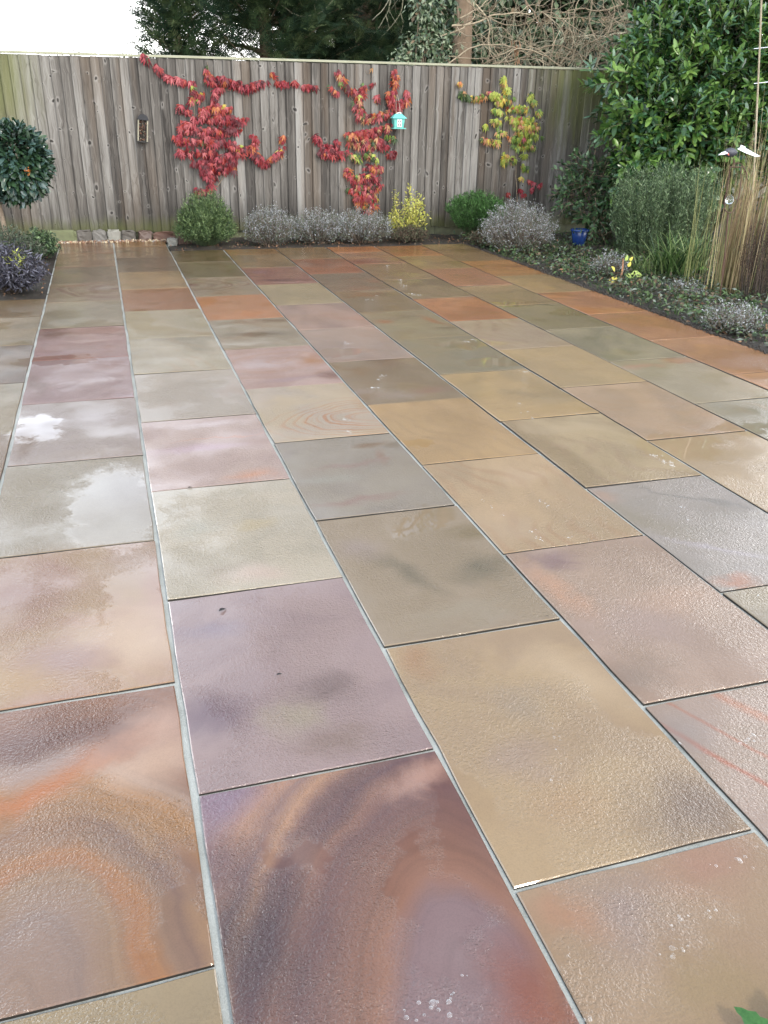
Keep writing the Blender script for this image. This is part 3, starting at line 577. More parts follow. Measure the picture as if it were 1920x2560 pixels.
GRN = [leafmat('creeper_' + n_, c_, .4, .4, .25, h_) for n_, c_, h_ in (('lime', (.23, .29, .045), (.44, .47, .09)), ('green', (.08, .15, .03), (.2, .3, .06)), ('yellow', (.42, .32, .05), (.62, .46, .08)), ('bronze', (.30, .17, .07), (.5, .25, .12)), ('dark', (.03, .055, .018), (.08, .12, .04)))]
CRM = RED + GRN
STEM = simple('woody_stem', (.12, .085, .055), .8, .3, 40, hue=(.26, .2, .14))
def creeper(strokes, label, cat='creeper', stems=(), base=None, dens=1.0, size=.085):
    """strokes: (list of photo points on the fence plane, half width px, n leaves, weights over CRM)"""
    root = thing('creeper', label, cat, (base, FY - .04, 0.0)); Ps, Ds, Ns, Ss, Ms = [], [], [], [], []
    for pts, hw, n, wts in strokes:
        pts = np.array(pts, float); seg = np.linalg.norm(np.diff(pts, axis=0), axis=1) if len(pts) > 1 else np.array([0.])
        n = int(n * dens * 1.45); cum = np.r_[0, np.cumsum(seg)]
        for _ in range(n):
            if len(pts) == 1: q = pts[0].copy()
            else: t = RNG.uniform(0, cum[-1]); q = np.array([np.interp(t, cum, pts[:, 0]), np.interp(t, cum, pts[:, 1])])
            th, rr = RNG.uniform(0, 2 * np.pi), hw * math.sqrt(RNG.uniform()); q += (rr * math.cos(th), rr * .8 * math.sin(th))
            w3 = aty(q[0], q[1], FY - .06); Ps.append((w3[0] - base, RNG.uniform(-.13, -.01) * min(1, hw / 22 + .25), w3[2] + .03))
            Ds.append((RNG.normal(0, .38), RNG.uniform(-.5, -.05), -1)); Ns.append((RNG.normal(0, .6), -1, RNG.uniform(-.2, 1.3))); Ss.append(size * RNG.uniform(.65, 1.2))
            Ms.append(RNG.choice(len(CRM), p=np.array(wts) / sum(wts)))
    ti = RNG.integers(0, 4, len(Ps)); place_leaves_idx(root, PALM, CRM, np.array(Ps), np.array(Ds), np.array(Ns), np.array(Ss), np.array(Ms), ti, 300)
    for pts, r0 in stems:
        a = Acc(); W = np.array([aty(u, v, FY - .055) for u, v in pts]); W[:, 0] -= base; W[:, 1] = -.015 + RNG.normal(0, .004, len(W))
        t = np.linspace(0, len(W) - 1, len(W) * 4); Wd = np.stack([np.interp(t, np.arange(len(W)), W[:, k_]) for k_ in range(3)], 1); Wd[1:-1] += RNG.normal(0, .004, Wd[1:-1].shape)
        tube(a, Wd, np.linspace(r0, r0 * .4, len(Wd)), 5); a.obj('stem', STEM, root)
    return root
#       crim scar rose burg oran | lime green yel bron dark
wr = [6, 2.5, 3, 4, .3, 0, .05, 0, 0, .2]; wo = [3, 3, 3, 1, 2.5, .2, .2, .4, 0, .2]
creeper([
 ([(355,140),(372,158)],5,7,wr), ([(388,168),(400,180),(420,198),(455,206),(490,212)],5,26,wr), ([(480,218),(488,232),(478,262)],7,13,wo), ([(505,235),(498,255)],7,6,wo),
 ([(512,172),(520,190),(522,205)],6,9,wo), ([(520,205),(560,202),(590,215),(620,222)],11,48,wr), ([(620,222),(645,212),(665,212)],9,22,wr), ([(680,192)],7,4,wo), ([(690,208),(720,213),(745,210)],5,8,wr),([(755,220),(795,218)],5,10,wr),
 ([(535,225),(536,250),(532,275)],7,15,wr), ([(548,225),(556,230)],6,4,wo),
 ([(450,272),(470,285)],9,14,wr), ([(500,282),(540,278),(575,275)],11,26,wo), ([(445,318),(500,300),(560,300),(615,308)],13,62,wr), ([(450,330),(520,330),(600,330)],13,52,wr),
 ([(437,350),(500,355),(560,358),(590,368)],14,52,wr), ([(440,385),(500,385),(560,392),(610,378)],13,50,wr), ([(590,372),(630,376),(640,355),(628,345)],9,24,wo), ([(480,410),(540,412),(585,405)],11,34,wr), ([(505,430),(560,428),(580,425)],10,26,wr),
 ([(515,445),(535,450)],8,14,wr), ([(525,465),(520,478)],7,9,wr), ([(495,478),(505,485)],8,14,wr),
 ([(635,388),(655,405),(668,410)],10,26,wr), ([(675,398),(695,388),(703,370)],6,14,wo), ([(702,358),(708,345)],5,5,wo)],
 'bright crimson creeper fanning out on the fence above the feathery green bush', base=1.34, dens=1.65,
 stems=[([(530,490),(538,470),(552,455),(560,430),(560,380),(530,300),(525,200),(518,155)],.008), ([(545,440),(520,400),(490,340),(485,220),(400,180),(356,142)],.005), ([(530,225),(600,225),(680,212),(795,222)],.004), ([(560,400),(620,380),(660,405),(700,380),(708,345)],.004)])
wx = [2.5, 2, 4.5, 2, 1.6, .1, .3, .1, 1.4, 1]; wg = [1.2, 1.6, 3.4, 1.4, 1.2, .3, .8, .1, 1.6, 1.6]
creeper([
 ([(840,178),(850,195),(858,215),(880,232),(895,250)],8,36,wx), ([(826,215),(832,228),(840,237)],4,7,wx), ([(912,215),(905,228),(900,245)],6,14,wx), ([(890,262),(905,285),(900,300)],12,30,wx),
 ([(930,175)],3,1,wx), ([(934,212)],3,2,wo), ([(942,240),(945,255)],4,5,wo), ([(987,182),(988,205),(984,222)],6,16,wo), ([(1015,230),(1018,250),(1008,265)],6,14,wo), ([(985,232),(970,245),(980,270)],9,24,wo), ([(1000,260),(990,280)],8,12,wo),
 ([(905,300),(940,295),(975,285)],11,36,wx), ([(865,345),(900,340),(940,330),(975,320)],13,60,wx), ([(880,360),(920,365),(950,350)],13,50,wx), ([(950,370),(965,372)],7,12,wr), ([(975,390),(985,382)],7,13,wr), ([(965,345),(985,350)],7,9,[0,0,.3,.3,.2,1.8,2,.2,1,2]),
 ([(785,345),(800,358),(812,372)],6,14,wr), ([(838,350),(845,375)],6,10,wr), ([(795,390),(820,385),(850,390),(862,385)],9,34,wr), ([(805,375),(835,372)],8,18,wr),
 ([(880,392),(900,398)],9,18,[.4,.4,.8,.4,.3,1.6,1.2,.3,2,1.4]), ([(915,385),(935,400)],9,16,[.4,.4,.6,.3,.3,1,1,.3,2,3]), ([(865,422),(870,440)],6,12,wg), ([(915,420),(950,425)],10,26,wx), ([(880,450),(920,445),(945,452)],12,40,wx), ([(875,475),(910,475),(955,468)],12,42,wg), ([(880,495),(915,498),(938,495)],12,40,wx), ([(890,515),(925,515),(935,520)],9,26,wx), ([(905,528),(930,530)],5,10,wx)],
 'russet pink creeper with the turquoise bird house hanging in its right branch', base=2.66, dens=1.3,
 stems=[([(915,535),(922,490),(915,440),(905,400),(900,340),(905,280),(870,235),(845,180)],.009), ([(905,340),(960,300),(985,240),(988,180)],.005), ([(905,390),(850,380),(800,355),(783,342)],.004), ([(912,175),(925,190),(932,205)],.002)])
wy = [0, .05, .2, .05, .4, 6, 2.6, .8, 1.8, 1.0]
creeper([
 ([(1146,212)],4,3,[0,0,0,0,1,0,0,5,0,0]), ([(1146,232),(1158,240),(1170,250)],8,16,[0,0,0,0,0,.3,1,0,.5,5]), ([(1175,248),(1195,246),(1215,250)],6,16,[0,0,.3,0,.6,1,1,.6,4,1]), ([(1215,238),(1235,240),(1250,255)],9,20,wy), ([(1257,195),(1262,215),(1266,235)],6,18,[0,0,0,0,0,5,1,2,1,0]), ([(1250,250),(1275,252),(1240,262)],10,24,wy),
 ([(1235,278),(1250,285)],8,12,wy), ([(1270,275),(1300,272),(1315,278)],9,24,wy), ([(1325,235),(1322,250),(1335,262)],6,14,wy), ([(1340,280),(1345,288)],6,7,wy), ([(1232,305),(1250,310)],8,11,wy), ([(1270,300),(1300,302),(1330,305)],10,28,wy), ([(1213,318)],5,6,wy), ([(1280,318),(1310,322),(1350,318)],10,28,wy), ([(1240,332),(1260,335)],8,11,wy), ([(1290,338),(1320,335),(1345,345)],9,24,wy),
 ([(1208,352),(1225,358),(1245,360)],8,22,[0,.1,.6,.2,1,1,.4,.8,4,.6]), ([(1270,350),(1300,352),(1335,355)],10,30,wy), ([(1285,370),(1310,368),(1335,372)],9,22,wy), ([(1258,390),(1262,400),(1255,410)],8,16,[0,0,0,0,0,5,2,2,1,0]), ([(1280,398),(1283,412)],7,9,wy), ([(1308,392)],5,4,wy), ([(1302,418),(1318,425)],6,9,wy), ([(1302,448)],4,3,wy)],
 'lime green and bronze creeper climbing the fence above the rounded green bush', base=4.88, dens=1.4, size=.08,
 stems=[([(1300,535),(1292,500),(1290,440),(1290,380),(1275,300),(1265,240),(1258,195)],.008), ([(1275,260),(1220,245),(1180,245),(1146,215)],.004), ([(1285,330),(1320,300),(1330,240)],.004)])
creeper([([(1322,455),(1330,460)],5,7,[5,2,0,0,0,0,0,0,0,0]), ([(1345,462),(1347,470)],4,4,[5,2,0,0,0,0,0,0,0,0]), ([(1328,475),(1330,482)],4,5,[5,2,0,0,0,0,0,0,0,0]), ([(1298,475),(1303,485)],4,5,[5,2,0,0,0,0,0,0,0,0]), ([(1308,490)],3,3,[5,2,0,0,0,0,0,0,0,0]), ([(1268,488)],5,5,[5,2,0,0,0,0,0,0,0,0])],
 'few small scarlet leaves on a thin shoot at the foot of the lime green creeper', base=4.95, size=.075, stems=[([(1297,500),(1308,500),(1318,490),(1322,460)],.003), ([(1297,502),(1275,495),(1268,486)],.003)])

# --- bird feeder (arched wooden box) and turquoise bird house
WD = simple('grey_box_wood', (.20, .18, .13), .7, .3, 40, bump=.4); BLK = simple('black_felt', (.012, .012, .014), .7, .2, 40)
q = aty(357, 322, FY - .09); t = thing('bug_box', 'small arched wooden insect house filled with cones and twigs, hung on the bare fence', 'insect house', (q[0], FY - .055, q[2]))
t.rotation_euler = (0, .11, 0)
a = Acc(); box(a, (0, .02, 0), (.115, .012, .26)); a.obj('back_panel', WD, t, False)
for sx in (-1, 1): a = Acc(); box(a, (sx * .052, -.02, -.02), (.014, .075, .235)); a.obj('side_panel', WD, t, False)
a = Acc(); box(a, (0, -.025, -.142), (.13, .085, .012)); a.obj('base', simple('dark_box_base', (.02, .018, .015), .7), t, False)
a = Acc(); arc = [(.062 * math.cos(th), .062 * math.sin(th) * 1.05 + .095) for th in np.linspace(0, math.pi, 12)]
for (y0, y1) in ((-.065, .014),):
    n = len(arc); V = [(x, y0, z) for x, z in arc] + [(x, y1, z) for x, z in arc]; a.add(V, [[i, i + 1, n + i + 1, n + i] for i in range(n - 1)]); a.add(np.zeros((0, 3)), np.arange(n)[None] - a.n); a.add(np.zeros((0, 3)), np.arange(2 * n - 1, n - 1, -1)[None] - a.n)
a.obj('arched_roof', BLK, t, False)
a = Acc(); FIL = [simple('cone_' + n_, c_, .8) for n_, c_ in (('dark', (.03, .022, .018)), ('brown', (.13, .06, .035)), ('pale', (.35, .30, .22)))]
n = 90; P = np.c_[RNG.uniform(-.042, .042, n), RNG.uniform(-.055, .0, n), RNG.uniform(-.13, .09, n)]; scatter(a, (OCT, OF), P, rand_dir(n), rand_dir(n), RNG.uniform(.006, .014, n), RNG.choice(3, n, p=[.5, .38, .12]))
tag(a.obj('filling', FIL, t, False), None, None, kind='stuff')
q = aty(996, 306, FY - .16); TQ = simple('turquoise_paint', (.09, .36, .31), .5, .15, 20, hue=(.15, .46, .41)); TQD = simple('teal_roof_paint', (.12, .45, .42), .4, .1, 20); WHT = simple('white_paint', (.78, .79, .76), .5, .05, 20)
t = thing('bird_house', 'little turquoise bird house with white four pane window hanging by a cord', 'bird house', (q[0], FY - .15, q[2]))
a = Acc(); V = [(-.058, -.045, -.062), (.058, -.045, -.062), (.058, .045, -.062), (-.058, .045, -.062), (-.074, -.055, .045), (.074, -.055, .045), (.074, .055, .045), (-.074, .055, .045)]
a.add(V, [[3,2,1,0],[4,5,6,7],[0,1,5,4],[1,2,6,5],[2,3,7,6],[3,0,4,7]]); a.obj('body', TQ, t, False)
a = Acc(); V = [(-.095, -.075, .047), (.095, -.075, .047), (.095, .075, .047), (-.095, .075, .047), (-.045, -.012, .098), (.045, -.012, .098), (.045, .012, .098), (-.045, .012, .098)]
a.add(V, [[3,2,1,0],[4,5,6,7],[0,1,5,4],[1,2,6,5],[2,3,7,6],[3,0,4,7]]); a.obj('roof', TQD, t, False)
a = Acc(); box(a, (0, -.01, -.069), (.165, .13, .012)); a.obj('floor_plate', TQ, t, False)
fr = Acc()
for (cx, cz, sx, sz) in ((-.024, -.008, .011, .084), (.024, -.008, .011, .084), (0, -.008, .01, .084), (0, .03, .059, .0105), (0, -.047, .059, .0105), (0, -.008, .037, .0105)): box(fr, (cx, -.0535 - .001 * abs(cx) * 30, cz), (sx, .01, sz))
w_ = fr.obj('window', WHT, t, False)
pa = Acc(); box(pa, (0, -.049, -.008), (.045, .008, .072)); pa.obj('pane', BLK, w_, False)
a = Acc(); 
for sx in (-.03, .03): tube(a, [(sx, 0, .09), (sx * .7, .03, .2), (sx * .2, .08, .32)], .0018, 4)
a.obj('cord', simple('pale_cord', (.4, .35, .28), .8), t)
a = Acc(); tube(a, [(-.03, -.02, .104), (.0, -.024, .112), (.035, -.02, .106)], .006, 5); a.obj('ridge', WHT, t)

# ------------------------------------------------------------------ twiggy bushes
def twigs(root, name, n, r, h, mat, thick=.0025, spread=.75, curve=.25, seg=4, base=.12, uneven=.25, sides=3, lean=(0, 0)):
    """n curved stems rising from a crown; returns list of polylines (local)"""
    a = Acc(); L = []
    for _ in range(n):
        th = RNG.uniform(0, 2 * np.pi); rr = math.sqrt(RNG.uniform()); ex = np.array([math.cos(th) * rr * r[0], math.sin(th) * rr * r[1]])
        top = h * math.sqrt(max(.05, 1 - (rr * spread) ** 2)) * RNG.uniform(1 - uneven, 1.05); b = ex * base / max(spread, .1)
        t = np.linspace(0, 1, seg + 1)[:, None]; q = (1 - t) * b + t * ex + (t * (1 - t)) * ex * curve + RNG.normal(0, .012, (seg + 1, 2)) * t
        z = top * t[:, 0] ** (.85); P = np.c_[q[:, 0] + lean[0] * t[:, 0], q[:, 1] + lean[1] * t[:, 0], z]; L.append(P)
        tube(a, P, np.linspace(thick, thick * .45, seg + 1), sides)
    tag(a.obj(name, mat, root), None, None, kind='stuff'); return L
def dress(root, name, L, tmpl, mats, per, t0, size, outw=.8, weights=None, jit=.01, up=.5):
    """needles or small leaves along the upper part of each stem, one stuff part"""
    Ps, Ds = [], []
    for P in L:
        t = RNG.uniform(t0, 1, per) ** .8 * (len(P) - 1); q = np.stack([np.interp(t, np.arange(len(P)), P[:, k]) for k in range(3)], 1)
        ax = unit(P[-1] - P[-2]); d = unit(rand_dir(per) * outw + ax * up); Ps.append(q + RNG.normal(0, jit, q.shape)); Ds.append(d)
    Ps = np.concatenate(Ps); Ds = np.concatenate(Ds); a = Acc(); n = len(Ps)
    scatter(a, tmpl, Ps, Ds, rand_dir(n, .8), size * RNG.uniform(.6, 1.25, n), RNG.choice(len(mats), n, p=weights))
    tag(a.obj(name, mats, root), None, None, kind='stuff')
NEED = (np.array([(-.07, 0, 0), (.07, 0, 0), (.05, .6, 0), (0, 1, 0), (-.05, .6, 0)], float), np.array([(0, 1, 2, 4), (4, 2, 3, 3)]))
NEED = (NEED[0], np.array([(0, 1, 2, 4)])); NEED = (np.array([(-.09, 0, 0), (.09, 0, 0), (.04, 1, -.05), (-.04, 1, -.05)], float), np.array([(0, 1, 2, 3)]))
SMALL = leaf_tmpl(.45, 2, .15, .15, shape='ovate'); NARROW = leaf_tmpl(.22, 3, .2, .1, shape='ovate')
M = {}
def MM(n_, *a_, **k_):
    if n_ not in M: M[n_] = leafmat(n_, *a_, **k_)
    return M[n_]
ROS = [MM('feathery_green', (.075, .12, .04), .5, .3, .2, (.17, .24, .09)), MM('feathery_dark', (.03, .06, .022), .5, .3, .2, (.07, .12, .05)), MM('feathery_light', (.13, .19, .08), .5, .3, .2, (.26, .33, .16))]
SAN = [MM('vivid_fine_green', (.05, .13, .03), .5, .3, .2, (.12, .25, .07)), MM('vivid_fine_dark', (.02, .055, .015), .5, .3, .2, (.05, .1, .03))]
LAVT = [MM('lavender_grey_tip', (.26, .265, .27), .8, .2, .1, (.46, .475, .49)), MM('lavender_mid', (.19, .19, .19), .8, .2, .1, (.34, .34, .35)), MM('lavender_dull_green', (.10, .12, .085), .8, .2, .1, (.2, .22, .17))]
DRY = simple('dry_brown_stem', (.085, .06, .045), .85, .3, 40, hue=(.24, .19, .14)); DRYD = simple('dark_brown_stem', (.035, .025, .02), .85, .3, 40, hue=(.1, .075, .055)); GST = simple('green_stem', (.05, .07, .03), .7, .3, 40)

def g3(u, v): q = gp(u, v); return (q[0], q[1], -.02)
# feathery green bush left
t = thing('feathery_bush', 'rounded feathery green bush below the crimson creeper', 'bush', (1.13, 10.85, -.02))
L = twigs(t, 'twigs', 520, (.37, .30), .66, GST, .0022, .92, .55, uneven=.45); dress(t, 'foliage', L, NARROW, ROS, 42, .3, .034, up=.9, weights=[.5, .3, .2])
# lavenders along the fence
def lavender(loc, r, h, label, n=420, tips=26, green=.25, grp='grey lavender bushes in the beds'):
    t = thing('lavender', label, 'lavender', loc, grp); r = (r[0] * 1.12, r[1])
    L = twigs(t, 'stems', int(n * .8), (r[0] * RNG.uniform(.9, 1.1), r[1]), h * RNG.uniform(.95, 1.12), DRY, .0024, .80, .2, uneven=.55, base=.25); dress(t, 'flower_heads', L, SMALL, LAVT, int(tips * .5), .84, .020, weights=[.28, .36, .36], up=.8, jit=.02)
    L2 = twigs(t, 'lower_stems', n // 2, r, h * .55, DRYD, .002, .9, .5); dress(t, 'leaves', L2, NARROW, [LAVT[2], LAVT[1]], 7, .2, .03, weights=[1 - green, green]); return t
lavender((1.90, 10.85, -.02), (.30, .24), .46, 'grey lavender directly right of the feathery green bush by the fence')
lavender((2.52, 10.90, -.02), (.34, .24), .42, 'silvery lavender standing below the russet creeper, between two other lavenders', 460)
lavender((3.08, 10.88, -.02), (.34, .26), .43, 'silver grey lavender touching the yellow leaved shrub')
lavender((4.72, 9.75, -.03), (.40, .38), .56, 'largest silver grey lavender, on the right bed before the blue pot', 620, 30)
lavender((4.95, 8.0, -.03), (.18, .18), .26, 'small lavender growing just behind the yellow leaves on the right bed', 160, 16)
lavender((4.60, 5.55, -.03), (.24, .26), .20, 'low dark lavender near the right paving edge, below the reeds', 240, 14)
lavender((5.1, 6.9, -.03), (.16, .16), .14, 'tiny dull lavender on the weedy soil left of the reeds', 110, 12)
def scrub(loc, r, h, label, mats, cat='shrub', n=260, name='low_shrub', stem=DRYD, size=.022, w=None, per=20):
    t = thing(name, label, cat, loc); L = twigs(t, 'twigs', n, r, h, stem, .002, .85, .45, uneven=.35); dress(t, 'leaves', L, SMALL, mats, per, .25, size, weights=w); return t
DUL = [MM('dull_olive', (.06, .065, .035), .6, .3, .1, (.13, .14, .08)), MM('dull_brown', (.07, .045, .03), .7, .3, .1, (.15, .1, .07))]
scrub((3.68, 10.75, -.02), (.28, .2), .22, 'low brownish green shrub spreading under the yellow leaved shrub', DUL)
scrub((4.52, 10.25, -.02), (.22, .2), .22, 'low dull green shrub at the corner of the paving under the round bush', DUL)
# yellow variegated shrub
YEL = [MM('butter_yellow_leaf', (.46, .43, .08), .5, .3, .25, (.62, .58, .18)), MM('yellow_green_leaf', (.36, .40, .08), .5, .3, .25, (.55, .58, .15))]
t = thing('yellow_shrub', 'butter yellow leaved shrub standing against the fence between lavender and round bush', 'shrub', (3.72, 11.0, -.02))
L = twigs(t, 'twigs', 34, (.28, .14), .66, DRY, .003, .7, .25, uneven=.65, lean=(.02, 0)); dress(t, 'leaves', L, SMALL, YEL, 34, .35, .042, weights=[.7, .3], jit=.02)
# fine green dome
t = thing('round_bush', 'dense rounded vivid green bush below the lime green creeper', 'bush', (4.66, 10.92, -.02))
L = twigs(t, 'twigs', 700, (.42, .34), .60, GST, .0018, .72, .45, uneven=.15); dress(t, 'foliage', L, NARROW, SAN, 46, .25, .030, up=1.0, weights=[.62, .38])
# rosemary mass on the right
t = thing('rosemary', 'tall upright rosemary with blue green spires between laurel and reeds', 'rosemary', (6.15, 8.95, -.03))
RSM = [MM('rosemary_green', (.085, .14, .06), .5, .3, .2, (.19, .27, .13)), MM('rosemary_dark', (.022, .042, .022), .5, .3, .15, (.05, .085, .045)), MM('rosemary_pale', (.18, .25, .13), .5, .3, .2, (.32, .4, .24))]
L = twigs(t, 'twigs', 520, (.70, .40), 1.06, GST, .003, .42, .2, uneven=.45, base=.25); dress(t, 'foliage', L, NARROW, RSM, 64, .12, .036, up=.9, weights=[.5, .3, .2])
# left bed plants
t = thing('sage', 'purple grey drooping sage at the corner of the left bed', 'sage', (-.86, 8.22, -.02))
SGE = [MM('sage_violet', (.045, .043, .058), .7, .2, .1, (.10, .095, .125)), MM('sage_dark', (.03, .03, .038), .7, .2, .1, (.07, .07, .085)), MM('sage_pale', (.12, .12, .15), .7, .2, .1, (.2, .2, .24))]
L = twigs(t, 'stems', 230, (.33, .30), .42, DRYD, .0025, .8, .5, uneven=.4); dress(t, 'leaves', L, NARROW, SGE, 22, .25, .055, up=.1, outw=1, weights=[.5, .32, .18])
t = thing('yellowish_sprig', 'short yellow green sprig poking out of the purple sage', 'sprig', (-.74, 8.1, .1))
L = twigs(t, 'stems', 10, (.10, .08), .26, GST, .002, .7, .3); dress(t, 'leaves', L, NARROW, YEL[1:], 9, .2, .05)
scrub((-.95, 9.5, -.02), (.34, .5), .42, 'wispy grey green shrub around the foot of the clipped bay tree', [RSM[1], MM('wispy_grey', (.09, .10, .07), .7, .2, .1)], n=330, size=.03, per=14)
scrub((-.72, 10.25, -.02), (.22, .36), .30, 'loose green shrub at the edge of the paving near the fence on the left', [RSM[0], RSM[1]], n=200, size=.035, per=22)

# ------------------------------------------------------------------ clipped bay tree
OBL = [leaf_tmpl(.36, 4, .10, .14), leaf_tmpl(.42, 4, .2, .1)]
BAY = [MM('bay_dark', (.014, .034, .016), .28, .55, .06, (.03, .062, .035)), MM('bay_green', (.022, .052, .022), .28, .55, .06, (.045, .085, .04)), MM('bay_blue', (.03, .06, .05), .25, .6, .05, (.055, .1, .085))]
zc = aty(32, 402, 10.3); t = thing('bay_tree', 'clipped ball headed bay tree with dark glossy leaves on a bare trunk', 'tree', (-1.06, 10.3, -.02))
cz = zc[2]; a = Acc(); tube(a, [(.0, 0, 0), (.015, 0, .3), (-.005, 0, .6), (.01, .0, .8), (0, 0, cz - .1)], [.028, .026, .024, .022, .02], 8); a.obj('trunk', STEM, t)
d = rand_dir(3200, .05); rr = RNG.uniform(.55, 1.06, 3200) ** .5; ctr = np.array([zc[0] + 1.06, 0, cz]); P = ctr + d * rr[:, None] * np.array([.335, .34, .36]); D = unit(d + rand_dir(3200) * .7 + np.array([0, 0, -.12])); N = unit(d + rand_dir(3200) * .5 + np.array([0, 0, .5]))
place_leaves(t, OBL, BAY, P, D, N, RNG.uniform(.07, .11, 3200), 300)
a = Acc(); n = 26; P = ctr + np.array([.16, -.40, -.06]) + RNG.normal(0, .014, (n, 3)); scatter(a, SMALL, P, rand_dir(n), rand_dir(n), .02); a.obj('orange_buds', MM('orange_bud', (.5, .14, .02), .5), t)

# ------------------------------------------------------------------ laurel and broad shrub on the right
LAU = [MM('laurel_mid', (.05, .115, .022), .32, .45, .18, (.12, .215, .045)), MM('laurel_deep', (.018, .055, .014), .24, .6, .08, (.04, .1, .026)), MM('laurel_bright', (.11, .205, .045), .32, .45, .22, (.21, .33, .08)), MM('laurel_blue', (.05, .115, .06), .24, .65, .1, (.11, .2, .11))]
def shoots(acc_stem, centres, dirs, Ls, per, lsize, droop=.15):
    """leafy shoots: leaves alternate along each stem"""
    Ps, Ds, Ns, Ss = [], [], [], []
    for c, d, l in zip(centres, dirs, Ls):
        d = unit(d); side = unit(np.cross(d, rand_dir(1)[0])); s2 = np.cross(side, d); n = 5
        tt = np.linspace(0, 1, n); P = c + d * l * tt[:, None] + np.array([0, 0, -1]) * (tt ** 2)[:, None] * l * droop * .5
        tube(acc_stem, P, np.linspace(.006, .003, n), 4)
        for k in range(per):
            tk = .15 + .85 * k / (per - 1); th = k * 2.4 + RNG.normal(0, .3); q = c + d * l * tk + np.array([0, 0, -1]) * tk ** 2 * l * droop * .5
            o = math.cos(th) * side + math.sin(th) * s2; open_ = 1.05 - .55 * tk
            dd = unit(o * open_ + d * .75 + np.array([0, 0, -.12])); Ps.append(q); Ds.append(dd); Ns.append(unit(d * .9 + np.array([0, 0, .9]) + RNG.normal(0, .2, 3))); Ss.append(lsize * RNG.uniform(.75, 1.15) * (.75 + .35 * math.sin(math.pi * tk)))
    return np.array(Ps), np.array(Ds), np.array(Ns), np.array(Ss)
LX, LY = 8.1, 10.7
t = thing('cherry_laurel', 'huge glossy green cherry laurel filling the top right behind the reeds', 'laurel', (LX, LY, -.03))
blobs = []      # photo spots with radius in metres at a depth
for (u, v, Y, r) in [(1560,225,10.3,.34),(1640,130,10.4,.42),(1610,300,9.9,.42),(1720,220,9.9,.50),(1800,120,10.1,.55),(1880,220,9.8,.55),(1700,330,9.6,.42),(1600,400,9.8,.36),(1790,350,9.5,.45),(1880,340,9.5,.42),(1760,30,10.6,.45),(1860,20,10.5,.55),(1940,100,10.4,.6),(1950,300,9.7,.5),(1560,330,10.2,.30),(1900,-80,10.8,.7),(2050,0,10.8,.8),(2050,250,10.3,.7),(1990,420,9.8,.5),(1640,420,9.9,.35),(1730,420,9.6,.35),(1700,120,10.8,.5),(1640,60,10.6,.26),(1570,440,10.0,.22)]:
    q = aty(u, v, Y); blobs.append((q - np.array([LX, LY, -.03]), r))
cs, ds, ls = [], [], []
for c, r in blobs:
    n = int(70 * (r / .42) ** 2); d = rand_dir(n, .25); d[:, 1] -= .25; d = unit(d); cs.append(c + d * r * RNG.uniform(.35, .85, (n, 1))); ds.append(unit(d + rand_dir(n) * .45 + np.array([0, 0, .35]))); ls.append(RNG.uniform(.18, .36, n))
ex = [((1600,190),(-.9,-.2,.15),.5),((1480,190),(-.2,-.2,.3),.2),((1560,205),(-1,-.2,-.02),.42),((1650,90),(-.25,-.1,1),.35),((1700,70),(.3,-.1,1),.3),((1755,60),(.1,0,1),.35),((1530,370),(-.8,-.3,.45),.35),((1560,300),(-.7,-.2,.4),.3),((1540,340),(-1,-.2,.1),.3)]
for (uv, d, l) in ex: q = aty(uv[0], uv[1], 9.95) - np.array([LX, LY, -.03]); cs.append(q[None]); ds.append(np.array([d], float)); ls.append(np.array([l]))
cs, ds, ls = np.concatenate(cs), np.concatenate(ds), np.concatenate(ls)
a = Acc(); P, D, N, Sz = shoots(a, cs, ds, ls, 11, .125)
for (c, r) in blobs: tube(a, [(0, 0, .0), tuple(np.array(c) * .45 + np.array([0, .1, .1])), tuple(c)], [.035, .022, .010], 6)
a.obj('branches', simple('laurel_bark', (.06, .05, .03), .8, hue=(.16, .17, .07)), t)
place_leaves(t, OBL, LAU, P, D, N, Sz, 300)
t = thing('broad_leaved_shrub', 'dark broad leaved shrub between the fence end and the rosemary, behind the blue pot', 'shrub', (6.45, 10.6, -.03))
cs, ds, ls = [], [], []
for (u, v, Y, r) in [(1470,420,10.6,.22),(1500,460,10.4,.30),(1450,500,10.5,.26),(1530,510,10.3,.32),(1480,550,10.4,.28),(1555,450,10.4,.28),(1440,440,10.7,.16),(1420,480,10.7,.15),(1560,560,10.2,.25)]:
    c = aty(u, v, Y) - np.array([6.45, 10.6, -.03]); n = int(46 * (r / .3) ** 2) + 6; d = rand_dir(n, .2); cs.append(c + d * r * RNG.uniform(.3, .9, (n, 1))); ds.append(unit(d + rand_dir(n) * .5)); ls.append(RNG.uniform(.12, .24, n))
cs, ds, ls = np.concatenate(cs), np.concatenate(ds), np.concatenate(ls); a = Acc(); P, D, N, Sz = shoots(a, cs, ds, ls, 8, .075)
for k in range(14): e = cs[RNG.integers(len(cs))]; tube(a, [(0, 0, 0), tuple(e * .5 + np.array([0, 0, .05])), tuple(e)], [.012, .008, .004], 5)
a.obj('branches', STEM, t); VIB = [MM('shrub_mid', (.06, .125, .045), .35, .5, .15, (.13, .22, .09)), MM('shrub_deep', (.02, .045, .018), .35, .5, .1, (.05, .09, .04))]
place_leaves(t, [leaf_tmpl(.5, 3, .2, .12, shape='ovate')], VIB, P, D, N, Sz, 300)

